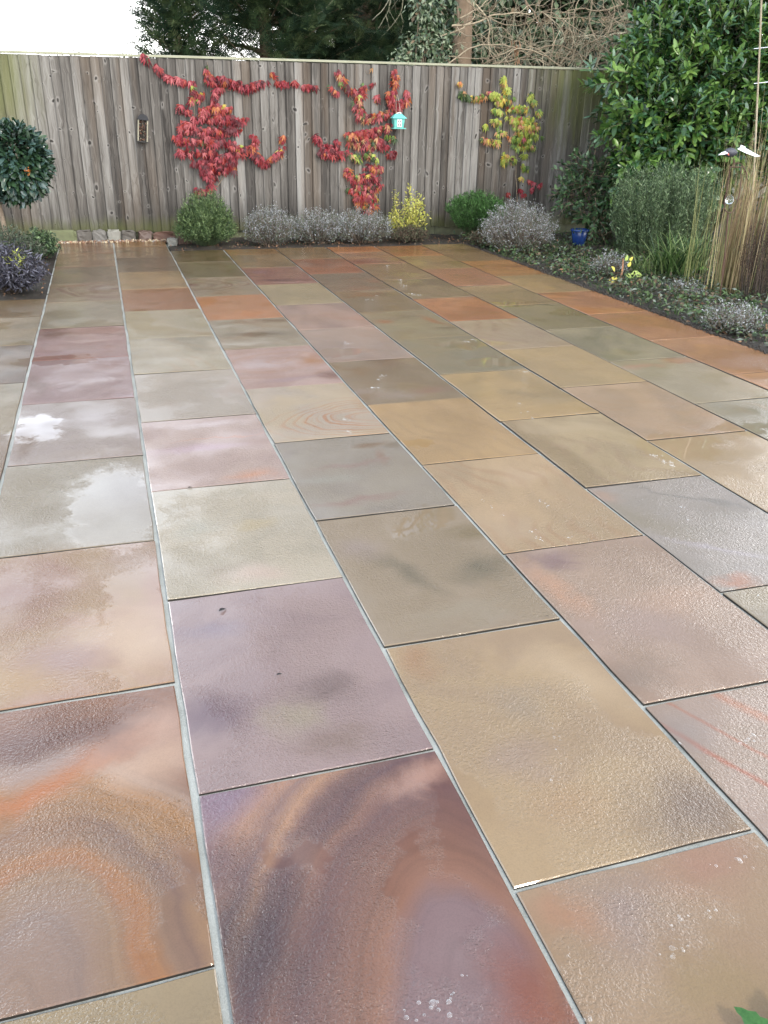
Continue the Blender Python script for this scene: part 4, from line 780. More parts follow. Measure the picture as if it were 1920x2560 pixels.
# ------------------------------------------------------------------ iris blades and reeds
def blades(acc, n, c, r, h, w, arch, mi, lean=(0, 0), seg=6, sp=.25):
    for _ in range(n):
        th = RNG.uniform(0, 2 * np.pi); o = np.array([math.cos(th), math.sin(th), 0]); b = np.array(c) + o * r * math.sqrt(RNG.uniform()) ; hh = h * RNG.uniform(.6, 1.1); out = unit(rand_dir(1)[0] * np.array([1, 1, 0]) + np.array([*lean, 0])); k = arch * RNG.uniform(.2, 1.2)
        t = np.linspace(0, 1, seg + 1)[:, None]; P = b + np.array([0, 0, 1]) * hh * (t - k * .45 * t ** 3) + out * hh * (sp * t * RNG.uniform(.3, 1) + k * .5 * t ** 2.2)
        wd = w * RNG.uniform(.7, 1.2) * (1 - t ** 2.5) + .0006; s = unit(np.cross(out, [0, 0, 1.]) + RNG.normal(0, .3, 3)); 
        V = np.concatenate([P - s * wd / 2, P + s * wd / 2]); m_ = seg + 1; i = np.arange(seg)
        acc.add(V, np.stack([i, i + m_, i + m_ + 1, i + 1], -1), int(RNG.choice(mi)))
BLD = [MM('blade_green', (.06, .115, .03), .45, .4, .25, (.14, .22, .07)), MM('blade_light', (.17, .24, .08), .45, .4, .25, (.32, .38, .16)), MM('blade_buff', (.30, .25, .13), .6, .3, .2, (.5, .42, .24)), MM('blade_dark', (.02, .045, .015), .5, .3, .2)]
t = thing('iris_clump', 'clump of arching green strap leaves in front of the rosemary', 'grass clump', (5.75, 7.95, -.03)); a = Acc(); blades(a, 260, (0, 0, 0), .24, .55, .016, 1.0, [0, 0, 1, 3], sp=.5); blades(a, 60, (-.35, .1, 0), .15, .35, .012, 1.2, [0, 1], sp=.6); tag(a.obj('blades', BLD, t), None, None, kind='stuff')
RD = [MM('reed_straw', (.34, .265, .14), .6, .3, .15, (.55, .44, .25)), MM('reed_olive', (.15, .16, .06), .6, .3, .15, (.3, .3, .12)), MM('reed_brown', (.15, .10, .055), .7, .3, .1, (.28, .19, .11))]
t = thing('tall_reeds', 'tall straw coloured dry reeds at the right edge around the metal stake', 'reeds', (5.64, 7.05, -.03)); a = Acc()
blades(a, 190, (.04, 0, 0), .14, 1.32, .006, .10, [0, 0, 1, 2, 2], lean=(.2, 0), seg=5, sp=.06); blades(a, 330, (.45, .05, 0), .28, 1.2, .006, .15, [0, 1, 2, 2, 2], lean=(.3, 0), seg=5, sp=.10); blades(a, 44, (.05, 0, 0), .3, 1.8, .005, .1, [1, 0], lean=(.4, 0), seg=5, sp=.08); blades(a, 22, (-.2, .1, 0), .2, 1.35, .005, .15, [1], lean=(-.2, 0), sp=.1)
tag(a.obj('blades', RD, t), None, None, kind='stuff')
t = thing('seed_head_clump', 'clump of dark brown withered seed heads at the right edge under the reeds', 'dead perennial', (5.93, 6.75, -.03))
L = twigs(t, 'stems', 260, (.38, .28), .72, DRYD, .0022, .45, .1, uneven=.35, base=.35); dress(t, 'seed_heads', L, SMALL, [MM('seed_dark', (.03, .016, .012), .8, .2, 0), MM('seed_brown', (.085, .045, .03), .8, .2, 0, (.2, .12, .08)), MM('seed_buff', (.25, .17, .1), .8, .2, 0)], 16, .1, .016, weights=[.5, .4, .1])

# ------------------------------------------------------------------ ground cover, litter
def ground_cover(name, label, cat, n, reg, tmpl, mats, size, zlo=-.01, zhi=.06, flat=1.2, w=None):
    P = []
    while len(P) < n:
        x, y = RNG.uniform(reg[0], reg[1]), RNG.uniform(reg[2], reg[3])
        dn = .5 + .5 * math.sin(x * 3.3 + 2 * math.sin(y * 2.1)) * math.sin(y * 2.7 + x)
        if math.hypot(x - 5.83, y - 10.1) < .45 or (x < 4.39 and RNG.uniform() < .3): continue
        if RNG.uniform() < .25 + .75 * dn: P.append((x, y, RNG.uniform(zlo, zhi) * (.3 + dn)))
    P = np.array(P); a = Acc(); scatter(a, tmpl, P, rand_dir(n) * np.array([1, 1, .45]) + np.array([0, 0, .15]), rand_dir(n, flat * 2), size * RNG.uniform(.5, 1.3, n), RNG.choice(len(mats), n, p=w))
    return tag(a.obj(name, mats), label, cat, kind='stuff')
GC = [MM('weed_green', (.045, .085, .028), .5, .4, .15, (.11, .17, .06)), MM('weed_dark', (.018, .03, .014), .6, .3, .1), MM('weed_grey', (.12, .14, .11), .7, .3, .1, (.24, .27, .22)), MM('weed_brown', (.07, .05, .03), .7, .3, .1, (.15, .11, .07))]
ground_cover('ground_cover', 'small weeds and creeping leaves over the dark soil of the right bed', 'weeds', 24000, (4.33, 7.6, 3.6, 10.9), SMALL, GC, .046, zhi=.09, w=[.42, .22, .14, .22])
a = Acc(); 
for _ in range(520): x, y = RNG.uniform(4.36, 6.8), RNG.uniform(4.2, 10.6); blades(a, 7, (x, y, -.03), .03, RNG.uniform(.05, .14), .004, 1.2, [0, 1, 3, 0], seg=3, sp=.7)
tag(a.obj('grass_tufts', BLD), 'thin grass tufts scattered over the right bed', 'grass', kind='stuff')
LIT = [MM('litter_tan', (.24, .13, .07), .7, .3, .1, (.38, .22, .13)), MM('litter_brown', (.10, .05, .03), .7, .3, .05)]
ground_cover('leaf_litter', 'tan and brown fallen leaves scattered over the right bed', 'fallen leaves', 420, (4.34, 7, 4.2, 10.6), leaf_tmpl(.5, 3, .3, .2, shape='ovate'), LIT, .055, 0, .03)
ground_cover('back_bed_litter', 'brown leaf litter on the soil under the lavenders by the fence', 'fallen leaves', 1400, (.69, 4.4, 10.43, 11.3), SMALL, LIT + GC[1:2] + GC[3:], .03, -.02, .02)
ground_cover('left_bed_litter', 'brown leaf litter and crumbs on the left bed soil', 'fallen leaves', 800, (-1.6, -.6, 7.9, 11.1), SMALL, LIT + GC[1:2] + GC[3:], .024, -.02, .015)
# paving edge spill of the right bed (uneven soil line)
a = Acc(); n = 2600; P = np.c_[4.322 + np.abs(RNG.normal(0, .03, n)) - .02 + .012 * np.sin(np.linspace(0, 60, n)), RNG.uniform(2, 10.4, n), RNG.uniform(-.006, .008, n)]; scatter(a, (OCT, OF), P, rand_dir(n), rand_dir(n), RNG.uniform(.004, .016, n)); tag(a.obj('soil_crumbs', SOIL, smooth=False), 'crumbs of dark soil along the right paving edge', 'soil', kind='stuff')
# yellow leaved seedling
t = thing('yellow_leaved_plant', 'small plant with big yellow leaves on the soil of the right bed', 'plant', (4.93, 7.75, -.02))
a = Acc(); tube(a, [(0, 0, 0), (.01, 0, .12), (0, 0, .22)], [.012, .01, .004], 5); a.obj('stem', simple('tan_stub', (.3, .15, .08), .8), t)
YB = MM('yellow_blotched', (.62, .55, .07), .5, .3, .2, (.75, .7, .2)); YG = MM('lime_blotched', (.36, .46, .12), .5, .3, .2)
for i, (x, z, dx, dz, s_, mm_) in enumerate([(-.16, .05, -.5, -.3, .10, YB), (-.22, .10, -.4, .5, .08, YB), (.16, .07, .8, .0, .13, YG), (.07, .14, .2, .7, .06, YB), (.09, .20, .3, .6, .05, YB), (-.20, .03, -.8, -.2, .08, YB), (.05, .06, .6, -.1, .1, YG), (.0, .2, .1, .9, .06, YG)]):
    a = Acc(); a.add(*leaf_tmpl(.6, 4, .25, .12, shape='ovate')); o = a.obj('leaf', mm_, t); o.matrix_local = mat_of((x * .5, -.05, z), np.array([dx, -.3, dz]), np.array([0, -.8, .7]), s_)
t = thing('bright_seedling', 'bright lime green round leaved seedling at the left foot of the reeds', 'seedling', tuple(gp(1752, 685)))
for i in range(5): a = Acc(); a.add(*leaf_tmpl(.9, 4, .2, .08, shape='ovate')); th = i * 1.3; o = a.obj('leaf', MM('seedling_lime', (.16, .34, .06), .4, .4, .2), t); o.matrix_local = mat_of((0, 0, .05), np.array([math.cos(th), math.sin(th), .2]), np.array([0, -.6, 1]), .07)
# blue pot
PX = aty(1447, 600, 10.25); t = thing('blue_pot', 'glossy cobalt blue plant pot on the right bed', 'pot', (PX[0], 10.25, -.03)); BL = simple('cobalt_glaze', (.008, .028, .13), .25, .2, 12, hue=(.02, .06, .2))
a = Acc(); lathe(a, [(.0, 0), (.055, 0), (.062, .02), (.085, .145), (.082, .15), (.074, .148), (.066, .12), (.0, .115)], sides=24); a.obj('body', BL, t)
a = Acc(); lathe(a, [(.086, .143), (.096, .147), (.098, .158), (.094, .168), (.080, .168), (.078, .146)], sides=24); a.obj('rim', BL, t); t.scale = (1.25, 1.25, 1.2)
a = Acc(); P = np.c_[RNG.normal(0, .04, (16, 2)), np.full(16, .13)]; scatter(a, SMALL, P, rand_dir(16, .7), rand_dir(16, 1), .06, 0); a.obj('seedling', GC[0], t)

# ------------------------------------------------------------------ metal bird ornament with glass ball
q = aty(1822, 383, 6.7); RUST = simple('rusty_rod', (.07, .035, .025), .6, .3, 60, metal=.3); OX, OZ = q[0], q[2]
t = thing('bird_stake', 'rusty metal garden stake with white winged bird and hanging glass ball among the reeds', 'garden ornament', (OX, 6.7, -.03))
def wp(u, v): w = aty(u, v, 6.7); return (w[0] - OX, 0, w[2] + .03)
a = Acc(); tube(a, [wp(1800, 740), wp(1812, 640), wp(1820, 535)], .006, 6); a.obj('stake', RUST, t)
a = Acc(); pts = [wp(u, v) for u, v in [(1826,417),(1820,460),(1812,500),(1810,520),(1818,532),(1830,532),(1838,520),(1848,490),(1852,455),(1853,420)]]
def smooth(pts, n=30):
    P = np.array(pts); 
    for _ in range(2):
        Q = [P[0]]
        for i in range(len(P) - 1): Q += [P[i] * .75 + P[i + 1] * .25, P[i] * .25 + P[i + 1] * .75]
        P = np.array(Q + [P[-1]])
    return P
tube(a, smooth(pts), .0045, 6); a.obj('loop_frame', RUST, t)
a = Acc(); tube(a, smooth([wp(u, v) for u, v in [(1824,417),(1840,418),(1856,417)]]), .005, 6); tube(a, smooth([wp(u, v) for u, v in [(1834,414),(1842,405),(1856,412),(1866,430),(1868,450)]]), .004, 6); tube(a, [wp(1835, 418), wp(1835, 396)], .005, 6); a.obj('perch', RUST, t)
GL, nt, out = new_mat('clear_glass'); gb = nt.new('ShaderNodeBsdfGlass'); gb.inputs['IOR'].default_value = 1.48; gb.inputs['Roughness'].default_value = .0; nt.l.new(nt.ramp(nt.noise(nt.new('ShaderNodeTexCoord').outputs['Object'], 4), [(0, (.9, .95, .95)), (1, (1, 1, 1))]), gb.inputs[0]); nt.l.new(gb.outputs[0], out.inputs[0])
a = Acc(); th = np.linspace(-math.pi / 2, math.pi / 2, 17); lathe(a, [(.036 * math.cos(x) + 1e-5, .036 * math.sin(x)) for x in th], sides=28); a.obj('glass_ball', GL, t, loc=wp(1824, 500))
a = Acc(); tube(a, [wp(1832, 500), wp(1842, 499)], .003, 5); a.obj('ball_hook', RUST, t)
# bird: body ellipsoid with head, beak and wings
b_ = Acc(); c0 = np.array(wp(1826, 381)); bod = [(1e-4, -.062), (.018, -.055), (.032, -.035), (.038, -.005), (.034, .025), (.022, .050), (.010, .066), (1e-4, .072)]; lathe(b_, bod, sides=16)
V = b_.v[0]; V = V[:, [2, 1, 0]] * np.array([1, 1, 1]); b_.v[0] = V; bo = b_.obj('bird_body', simple('dark_feather_metal', (.035, .035, .045), .5, .4, 60, bump=.6), t, loc=tuple(c0))
a = Acc(); lathe(a, [(1e-4, -.022), (.016, -.016), (.023, 0), (.016, .016), (1e-4, .022)], sides=14); hd = a.obj('bird_head', bpy.data.materials['dark_feather_metal'], bo, loc=(-.05, -.022, .006))
a = Acc(); lathe(a, [(.008, 0), (.004, .014), (1e-4, .024)], sides=8); bk = a.obj('beak', simple('pink_beak', (.5, .12, .1), .5), bo, loc=(-.054, -.04, -.008)); bk.rotation_euler = (2.4, 0, .3)
WG = simple('white_wing_metal', (.62, .63, .70), .35, .1, 20)
for pts_ in ([(1838,372),(1850,366),(1862,372),(1893,390),(1880,391),(1858,383),(1842,376)], [(1811,378),(1800,380),(1789,387),(1799,386),(1811,383)], [(1843,372),(1846,362),(1856,366),(1852,372)]):
    W = np.array([wp(u, v) for u, v in pts_]); n = len(W); W[:, 1] = -.03 - .02 * np.linspace(0, 1, n); V = np.concatenate([W, W + np.array([0, .004, 0.001])]); a = Acc(); a.add(V, np.arange(n)[None]); a.add(np.zeros((0, 3)), np.arange(2 * n - 1, n - 1, -1)[None] - a.n); i = np.arange(n); j = (i + 1) % n; a.add(np.zeros((0, 3)), np.stack([i, i + n, j + n, j], -1) - a.n); a.obj('wing', WG, bo, False, loc=tuple(-c0))

# bamboo cane and wires at the top right
t = thing('bamboo_cane', 'thin upright bamboo cane with cross wires in front of the laurel at the right edge', 'cane', tuple(aty(1895, 205, 8.6) * np.array([1, 1, 0]))); bx_ = np.array(t.location)
a = Acc(); tube(a, [tuple(aty(1893, 260, 8.6) - bx_), tuple(aty(1900, 100, 8.6) - bx_), tuple(aty(1908, -120, 8.6) - bx_)], .010, 6); tube(a, [tuple(aty(1893, 260, 8.6) - bx_), tuple(aty(1878, 575, 8.6) - bx_)], .010, 6); a.obj('cane', simple('pale_cane', (.25, .20, .13), .6, hue=(.4, .34, .24)), t)
a = Acc()
for v_ in (118, 205): tube(a, [tuple(aty(1885, v_ + 4, 8.6) - bx_), tuple(aty(1990, v_ - 8, 8.6) - bx_)], .004, 4)
a.obj('wire', WG, t)

# ------------------------------------------------------------------ trees beyond the fence
BARK = simple('brown_bark', (.14, .095, .06), .9, .3, 8, bump=1, hue=(.25, .18, .12))
SPR_V, SPR_F = [], []
def spray():
    """flat feathery conifer spray, unit long"""
    V, Fs = [], []; n = 0
    for k in range(8):
        t = .06 + .9 * k / 7 + random.uniform(-.04, .04)
        for s in (-1, 1):
            l = .40 * (1 - t) ** .6 + .10; w = .026; dx, dy = s * .75, .66
            b = np.array([0, t, -.15 * t * t]); e = b + np.array([dx * l, dy * l, -.06 * l]); p = np.array([-dy, dx, 0]) * w
            V += [b - p * .6, b + p * .6, e + p * .35, e - p * .35]; Fs.append((n, n + 1, n + 2, n + 3)); n += 4
    V += [(-.02, 0, 0), (.02, 0, 0), (.012, 1, -.16), (-.012, 1, -.16)]; Fs.append((n, n + 1, n + 2, n + 3)); return np.array(V, float), np.array(Fs)
SPR = spray()
CON = [MM('conifer_deep', (.014, .032, .018), .6, .3, .1, (.03, .06, .03)), MM('conifer_mid', (.035, .065, .028), .6, .3, .12, (.07, .11, .045)), MM('conifer_light', (.075, .105, .04), .6, .3, .12, (.14, .18, .08))]
def conifer(x, y, h, r, label, n=2600, lean=0, light=.2):
    t = thing('conifer', label, 'conifer', (x, y, -.1), 'conifers behind the fence')
    a = Acc(); tube(a, [(0, 0, 0), (.02, 0, h * .5), (lean, 0, h * .97)], [.16, .10, .02], 8)
    n = int(n * 3.4); nb_ = 170; tip = []
    for _ in range(nb_):
        z = h * RNG.uniform(.06, .97); th = RNG.uniform(0, 2 * np.pi); rr = r * (1 - (z / h) ** 1.5) ** .75 * RNG.uniform(.75, 1.15) + .15
        p0 = np.array([lean * z / h, 0, z]); e = p0 + np.array([math.cos(th) * rr, math.sin(th) * rr, rr * .28]); tube(a, [p0, (p0 + e) / 2 + np.array([0, 0, -.08]), e], [.03, .018, .006], 4); tip.append((p0, e, rr))
    a.obj('branches', BARK, t)
    k = RNG.integers(0, nb_, n); s = RNG.uniform(.35, 1.04, n); P0 = np.array([q[0] for q in tip])[k]; E_ = np.array([q[1] for q in tip])[k]; P = P0 + (E_ - P0) * s[:, None] + RNG.normal(0, .16, (n, 3)); D = unit(unit(E_ - P0) + rand_dir(n) * .8 + np.array([0, 0, .12])); 
    a = Acc(); scatter(a, SPR, P, D, rand_dir(n) * .5 + np.array([0, 0, 1]), RNG.uniform(.16, .42, n), RNG.choice(3, n, p=[.55 - light / 2, .45 - light / 2, light])); tag(a.obj('foliage', CON, t), None, None, kind='stuff'); return t
conifer(3.0, 17.0, 5.4, 1.9, 'dark feathery conifer behind the fence, the left one against the open sky', 3600, light=.28)
conifer(5.1, 17.8, 6.2, 2.1, 'dark dense conifer behind the fence above the russet creeper', 3600, light=.12)
conifer(7.0, 19.5, 7.2, 2.2, 'darkest conifer behind the fence beside the ivy covered trunk', 3000, light=.04)
conifer(1.5, 17.0, 3.7, .85, 'small wispy conifer tip at the left edge of the dark conifers', 900, light=.2)
# ivy clad tree
def branch(acc, p, d, l, r, depth, out_tips, curl=.35, kids=(2, 3), sides=5, droop=0.0):
    n = 6; P = [np.array(p, float)]; d = unit(np.array(d, float))
    for _ in range(n): d = unit(d + RNG.normal(0, curl * .35, 3) + np.array([0, 0, -droop])); P.append(P[-1] + d * l / n)
    tube(acc, P, np.linspace(r, r * .55, n + 1), sides if r > .008 else 3)
    if depth == 0: out_tips.append((P[-1], d)); return
    for _ in range(RNG.integers(kids[0], kids[1] + 1)):
        i = RNG.integers(2, n + 1); nd = unit(d + RNG.normal(0, .75, 3) + np.array([0, 0, .1 - droop])); branch(acc, P[i], nd, l * RNG.uniform(.5, .85), r * .52, depth - 1, out_tips, curl, kids, sides, droop)
q = aty(1158, 100, 14.2); t = thing('ivy_clad_tree', 'tall tree with brown ivy hung trunk rising behind the fence right of the conifers', 'tree', (q[0], 14.2, -.1))
a = Acc(); tube(a, [(0, 0, 0), (.02, 0, 1.5), (-.02, 0, 3), (.05, 0, 5), (.0, 0, 7)], [.19, .16, .145, .12, .07], 12)
tips = []
for z in np.linspace(3.2, 6.9, 15): th = RNG.uniform(0, 2 * np.pi); branch(a, (0.02, 0, z), (math.cos(th), math.sin(th), .7), 1.5, .045, 3, tips, .5, droop=.0)
a.obj('trunk', BARK, t)
IVY = [MM('ivy_deep', (.022, .045, .018), .35, .5, .08, (.05, .085, .035)), MM('ivy_mid', (.06, .095, .045), .35, .5, .1, (.13, .17, .09)), MM('ivy_pale', (.17, .21, .12), .4, .4, .1, (.3, .34, .22)), MM('ivy_brown', (.12, .085, .05), .6, .3, .1)]
n = 3400; z = RNG.uniform(.6, 6.5, n); th = RNG.uniform(0, 2 * np.pi, n); rr = .16 + np.abs(RNG.normal(0, .22, n)) * (1 + .8 * np.sin(z * 2.2)) ; P = np.c_[np.cos(th) * rr, np.sin(th) * rr, z]; P[:, 0] -= .18 * (RNG.uniform(size=n) < .5); keep = ~((np.abs(P[:, 0]) < .13) & (P[:, 1] < 0) & (z < 3.2)); P = P[keep]; n = len(P)
a = Acc(); scatter(a, leaf_tmpl(.8, 2, .2, .1, shape='ovate'), P, rand_dir(n) + np.array([0, 0, -.6]), rand_dir(n) + np.array([0, -1, .5]), RNG.uniform(.05, .1, n), RNG.choice(4, n, p=[.5, .3, .1, .1])); tag(a.obj('ivy', IVY, t), None, None, kind='stuff')
# pale ivy bush top peeping over fence
t = thing('ivy_bush', 'loose bush with pale grey green leaves peeping over the fence beside the dark conifer', 'bush', (4.15, 12.5, -.1)); a = Acc(); cs = []
for (u, v, r) in [(1030,120,.22),(1060,100,.20),(1090,130,.18),(1010,145,.14),(1080,30,.22),(1050,10,.2),(1070,60,.10),(1000,165,.2),(1100,160,.18),(1110,95,.12)]:
    c = aty(u, v, 12.6) - np.array([4.15, 12.5, -.1]); cs.append((c, r)); tube(a, [(0, 0, 0), tuple(c * .6), tuple(c)], [.02, .012, .005], 5)
a.obj('branches', STEM, t); P, D = [], []
for c, r in cs: m_ = int(150 * (r / .2) ** 2); d = rand_dir(m_); P.append(c + d * r * RNG.uniform(.3, 1, (m_, 1))); D.append(d)
P, D = np.concatenate(P), np.concatenate(D); n = len(P); a = Acc(); scatter(a, SMALL, P, D * .5 + rand_dir(n) + np.array([0, 0, -.5]), D + np.array([0, -.6, .8]), RNG.uniform(.05, .09, n), RNG.choice(4, n, p=[.25, .35, .33, .07])); tag(a.obj('leaves', IVY, t), None, None, kind='stuff')
# dark evergreen mass behind the bare shrub
def evergreen(x, y, zc, r, label, n, mats=IVY, w=(.62, .3, .03, .05), size=(.06, .13), grp='dark evergreens behind the bare branches'):
    t = thing('evergreen_tree', label, 'tree', (x, y, -.1), grp); a = Acc(); tube(a, [(0, 0, 0), (.05, 0, zc * .6), (0, 0, zc + r[2] * .6)], [.14, .1, .03], 8)
    for _ in range(26): d = rand_dir(1, .2)[0]; tube(a, [(0, 0, zc * .7), tuple(np.array([0, 0, zc]) + d * np.array(r) * .5), tuple(np.array([0, 0, zc]) + d * np.array(r) * .95)], [.04, .025, .008], 4)
    a.obj('trunk', BARK, t); P, D = lumps((0, 0, zc), r, n, 60, .38); a = Acc(); scatter(a, leaf_tmpl(.6, 2, .2, .1, shape='ovate'), P, rand_dir(n) + D * .5 + np.array([0, 0, -.3]), D + np.array([0, -.3, .7]), RNG.uniform(size[0], size[1], n), RNG.choice(len(mats), n, p=w)); tag(a.obj('foliage', mats, t), None, None, kind='stuff')
evergreen(7.6, 16.5, 2.8, (1.5, 1.2, 2.3), 'dark green holly behind the tangled bare branches, just right of the ivy clad trunk', 15000, size=(.10, .19))
evergreen(9.9, 16.0, 2.8, (1.7, 1.2, 2.1), 'dark green holly behind the bare branches, farther right towards the laurel', 15000, size=(.10, .19))
evergreen(12.6, 15.5, 3.0, (2.0, 1.4, 2.6), 'dark evergreen directly behind the cherry laurel', 12000, size=(.10, .19))
evergreen(11.2, 18.5, 2.8, (2.2, 1.0, 2.8), 'far dark evergreen seen between the two hollies', 14000, size=(.12, .22))
evergreen(6.0, 19.8, 2.6, (1.6, 1.0, 2.6), 'shadowy evergreen in the gap left of the ivy clad trunk', 12000, size=(.10, .19))
evergreen(9.3, 12.9, 1.7, (1.3, .8, 1.5), 'dull green hedge shrub between fence end and cherry laurel', 6000)
# bare branches: arching tangled shrub over the fence
BRN = simple('sunlit_pale_bark', (.20, .155, .10), .8, .3, 20, hue=(.38, .31, .21)); BRG = simple('greenish_grey_bark', (.20, .19, .12), .8, .3, 20, hue=(.36, .34, .24))
def arch(acc, uv, Y, r0, wig=.02, dy=.0, base=np.zeros(3)):
    W = np.array([aty(u, v, Y + dy * i) - base for i, (u, v) in enumerate(uv)]); W = smooth(W); W += RNG.normal(0, wig, W.shape) * np.linspace(.2, 1, len(W))[:, None]; tube(acc, W, np.linspace(r0, r0 * .45, len(W)), 5); return W
base = np.array([7.0, 12.9, -.1]); t = thing('bare_shrub', 'tangled leafless shrub with pale arching branches over the right part of the fence', 'shrub', tuple(base)); a = Acc()
big = [[(1120,160),(1180,115),(1250,108),(1310,130),(1350,160)],[(1165,0),(1215,45),(1290,70),(1330,50),(1370,25),(1420,60),(1430,110)],[(1190,170),(1260,130),(1320,80),(1350,0)],[(1300,165),(1330,110),(1345,60),(1350,-30)],[(1130,65),(1190,60),(1250,30),(1330,35)],[(1370,165),(1390,100),(1375,40),(1385,-30)],[(1400,160),(1440,110),(1430,60),(1450,-20)],
 [(1450,165),(1480,120),(1520,60),(1570,45),(1640,40)],[(1420,165),(1460,110),(1500,100),(1560,50),(1620,60)],[(1230,160),(1300,150),(1370,110),(1430,120),(1480,160)],[(1120,140),(1200,150),(1280,140),(1340,115)],[(1490,165),(1510,100),(1540,40),(1530,-20)],[(1150,45),(1200,20),(1240,-20)],[(1260,165),(1290,100),(1250,60),(1180,90)],[(1350,30),(1400,50),(1450,40),(1500,60),(1540,50)],[(1525,165),(1520,110),(1528,60)],[(1545,165),(1530,110),(1515,70)],[(1400,165),(1350,130),(1300,120),(1240,140)],[(1470,165),(1420,120),(1400,60),(1440,0)],[(1560,10),(1500,30),(1440,20),(1390,40)],
 [(1100,90),(1150,75),(1190,50),(1180,0)],[(1190,10),(1230,60),(1215,110),(1240,160)],[(1480,0),(1470,60),(1500,110),(1490,160)]]
tips = []
for i, uv in enumerate(big):
    W = arch(a, uv, 12.5 + RNG.uniform(-.3, .9), RNG.uniform(.007, .015), .012, base=base)
    for _ in range(6):
        j = RNG.integers(1, len(W) - 1); branch(a, W[j], unit(W[j] - W[j - 1]) + RNG.normal(0, .7, 3), RNG.uniform(.3, .8), .0065, 1, tips, .6, (2, 3), 4)
for _ in range(10): u_ = RNG.uniform(1180, 1560); q = aty(u_, 175, 12.7) - base; tube(a, [(RNG.uniform(-.6, .6), 0, 0), tuple(q * .6), tuple(q)], [.03, .025, .015], 6)
a.obj('branches', BRN, t)
a = Acc(); 
for _ in range(36): u_ = RNG.uniform(1230, 1570); q = aty(u_, 175, 12.4 + RNG.uniform(-.2, 1.5)) - base; branch(a, q, (RNG.normal(0, .6), RNG.normal(0, .3), 1), RNG.uniform(.4, .9), .007, 1, tips, .7, (1, 3), 3)
a.obj('twigs', BRG, t)
a = Acc(); q = aty(1290, 125, 12.4) - base; n = 26; scatter(a, NARROW, q + RNG.normal(0, .05, (n, 3)) * np.array([.8, 1, 1.6]), rand_dir(n) * .3 + np.array([0, 0, -1]), rand_dir(n), .09); a.obj('dead_leaf_cluster', LIT[0], t)
# bare tree, tall: trunk behind evergreens, crown high above (its twigs show mirrored in the puddles) with hanging twigs at the top of the view
t = thing('bare_tree', 'leafless tree whose thin pale twigs hang down in front of the dark conifers', 'tree', (8.2, 18.3, -.1)); base = np.array(t.location)
a = Acc(); tube(a, [(0, 0, 0), (.1, 0, 1.5), (.0, 0, 3), (-.2, -.2, 4.6)], [.17, .14, .12, .1], 10); tips = []
for k_ in range(15): th = RNG.uniform(0, 2 * np.pi); z = RNG.uniform(2.9, 4.6); branch(a, (-.1, -.1, z), (math.cos(th) - .25, math.sin(th) - .3, 1.1), 2.8, .05, 4, tips, .45, (3, 3), 5, .02)
W = [(-.2, -.2, 4.4), (-1.4, -.6, 4.9), tuple(aty(960, -100, 16.0) - base)]; W = smooth(W); tube(a, W, np.linspace(.05, .02, len(W)), 6)
for uv in ([(985,-60),(975,20),(955,55),(940,80),(918,101)],[(1000,-60),(1010,15),(985,60),(950,97)],[(990,-60),(965,20),(930,50)],[(960,-100),(860,-40),(810,30),(770,42),(735,38),(702,12)],[(870,-60),(830,0),(760,-4),(700,-6)],[(790,35),(785,10),(800,-20)],[(965,35),(972,70)],[(1000,30),(1010,60),(1000,90)]): arch(a, uv, 16.0, .011, .006, base=base)
a.obj('branches', BRG, t)
# far faint bare tree tops at the left
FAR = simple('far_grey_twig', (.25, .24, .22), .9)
for (u_, v_, r_, lab) in ((25, 128, 2.2, 'distant leafless tree top just visible above the fence at the far left'), (178, 130, .9, 'tiny distant tree top above the fence right of the far left one'), (325, 130, 1.0, 'faint distant tree top above the fence beside the first conifer')):
    q = aty(u_, v_, 42); t = thing('distant_tree', lab, 'tree', (q[0], 42, -.1)); a = Acc(); tube(a, [(0, 0, 0), (0, 0, q[2] - r_)], [.2, .1], 6); tp = []
    for _ in range(16): branch(a, (0, 0, q[2] - r_ * 1.2 + RNG.uniform(0, .6)), (RNG.normal(0, .7), RNG.normal(0, .7), 1), r_, .03, 2, tp, .5, (2, 4), 3)
    a.obj('branches', FAR, t)

# ------------------------------------------------------------------ small things on the paving
def bit(u, v, s, rot, label, mat, shape=.45):
    q = gp(u, v); a = Acc(); a.add(*leaf_tmpl(shape, 4, .35, .25, shape='ovate')); o = a.obj('dead_leaf', mat, None, loc=tuple(q + np.array([0, 0, .006]))); o.scale = (s, s, s); o.rotation_euler = (.15, .1, rot); return tag(o, label, 'leaf')
DK = simple('black_rotten_leaf', (.015, .011, .01), .4, .2, 30)
bit(548, 1532, .030, -1.0, 'curled black leaf scrap near the top of the mauve slab', DK)
bit(692, 1692, .018, -1.2, 'tiny black leaf scrap in the middle of the mauve slab', DK)
bit(470, 1223, .022, -1.4, 'small brown leaf scrap in the joint above the cream slab', DK, .5)
bit(1372, 1545, .014, .6, 'tiny dark curl on the grey slab beside the twig reflecting puddle', DK, .3)
# fresh green leaf tip at the bottom right corner
q = gp(1925, 2590); t = thing('serrated_leaf_plant', 'green serrated leaf tips poking in at the bottom right corner', 'plant', (q[0], q[1], 0))
for (du, dv, s_) in ((-.015, .02, .075), (.02, .03, .085)):
    V, Fs = leaf_tmpl(.5, 8, .25, .12, shape='ovate'); V = V.copy(); V[::3, 0] *= np.where(np.arange(9) % 2, 1.15, .85); V[2::3, 0] *= np.where(np.arange(9) % 2, 1.15, .85); a = Acc(); a.add(V, Fs); o = a.obj('leaf', MM('fresh_serrated', (.03, .10, .025), .4, .4, .2, (.07, .18, .05)), t); o.matrix_local = mat_of((du, -.02, .02), np.array([du * 20, .8, .25]), np.array([0, -.2, 1]), s_)
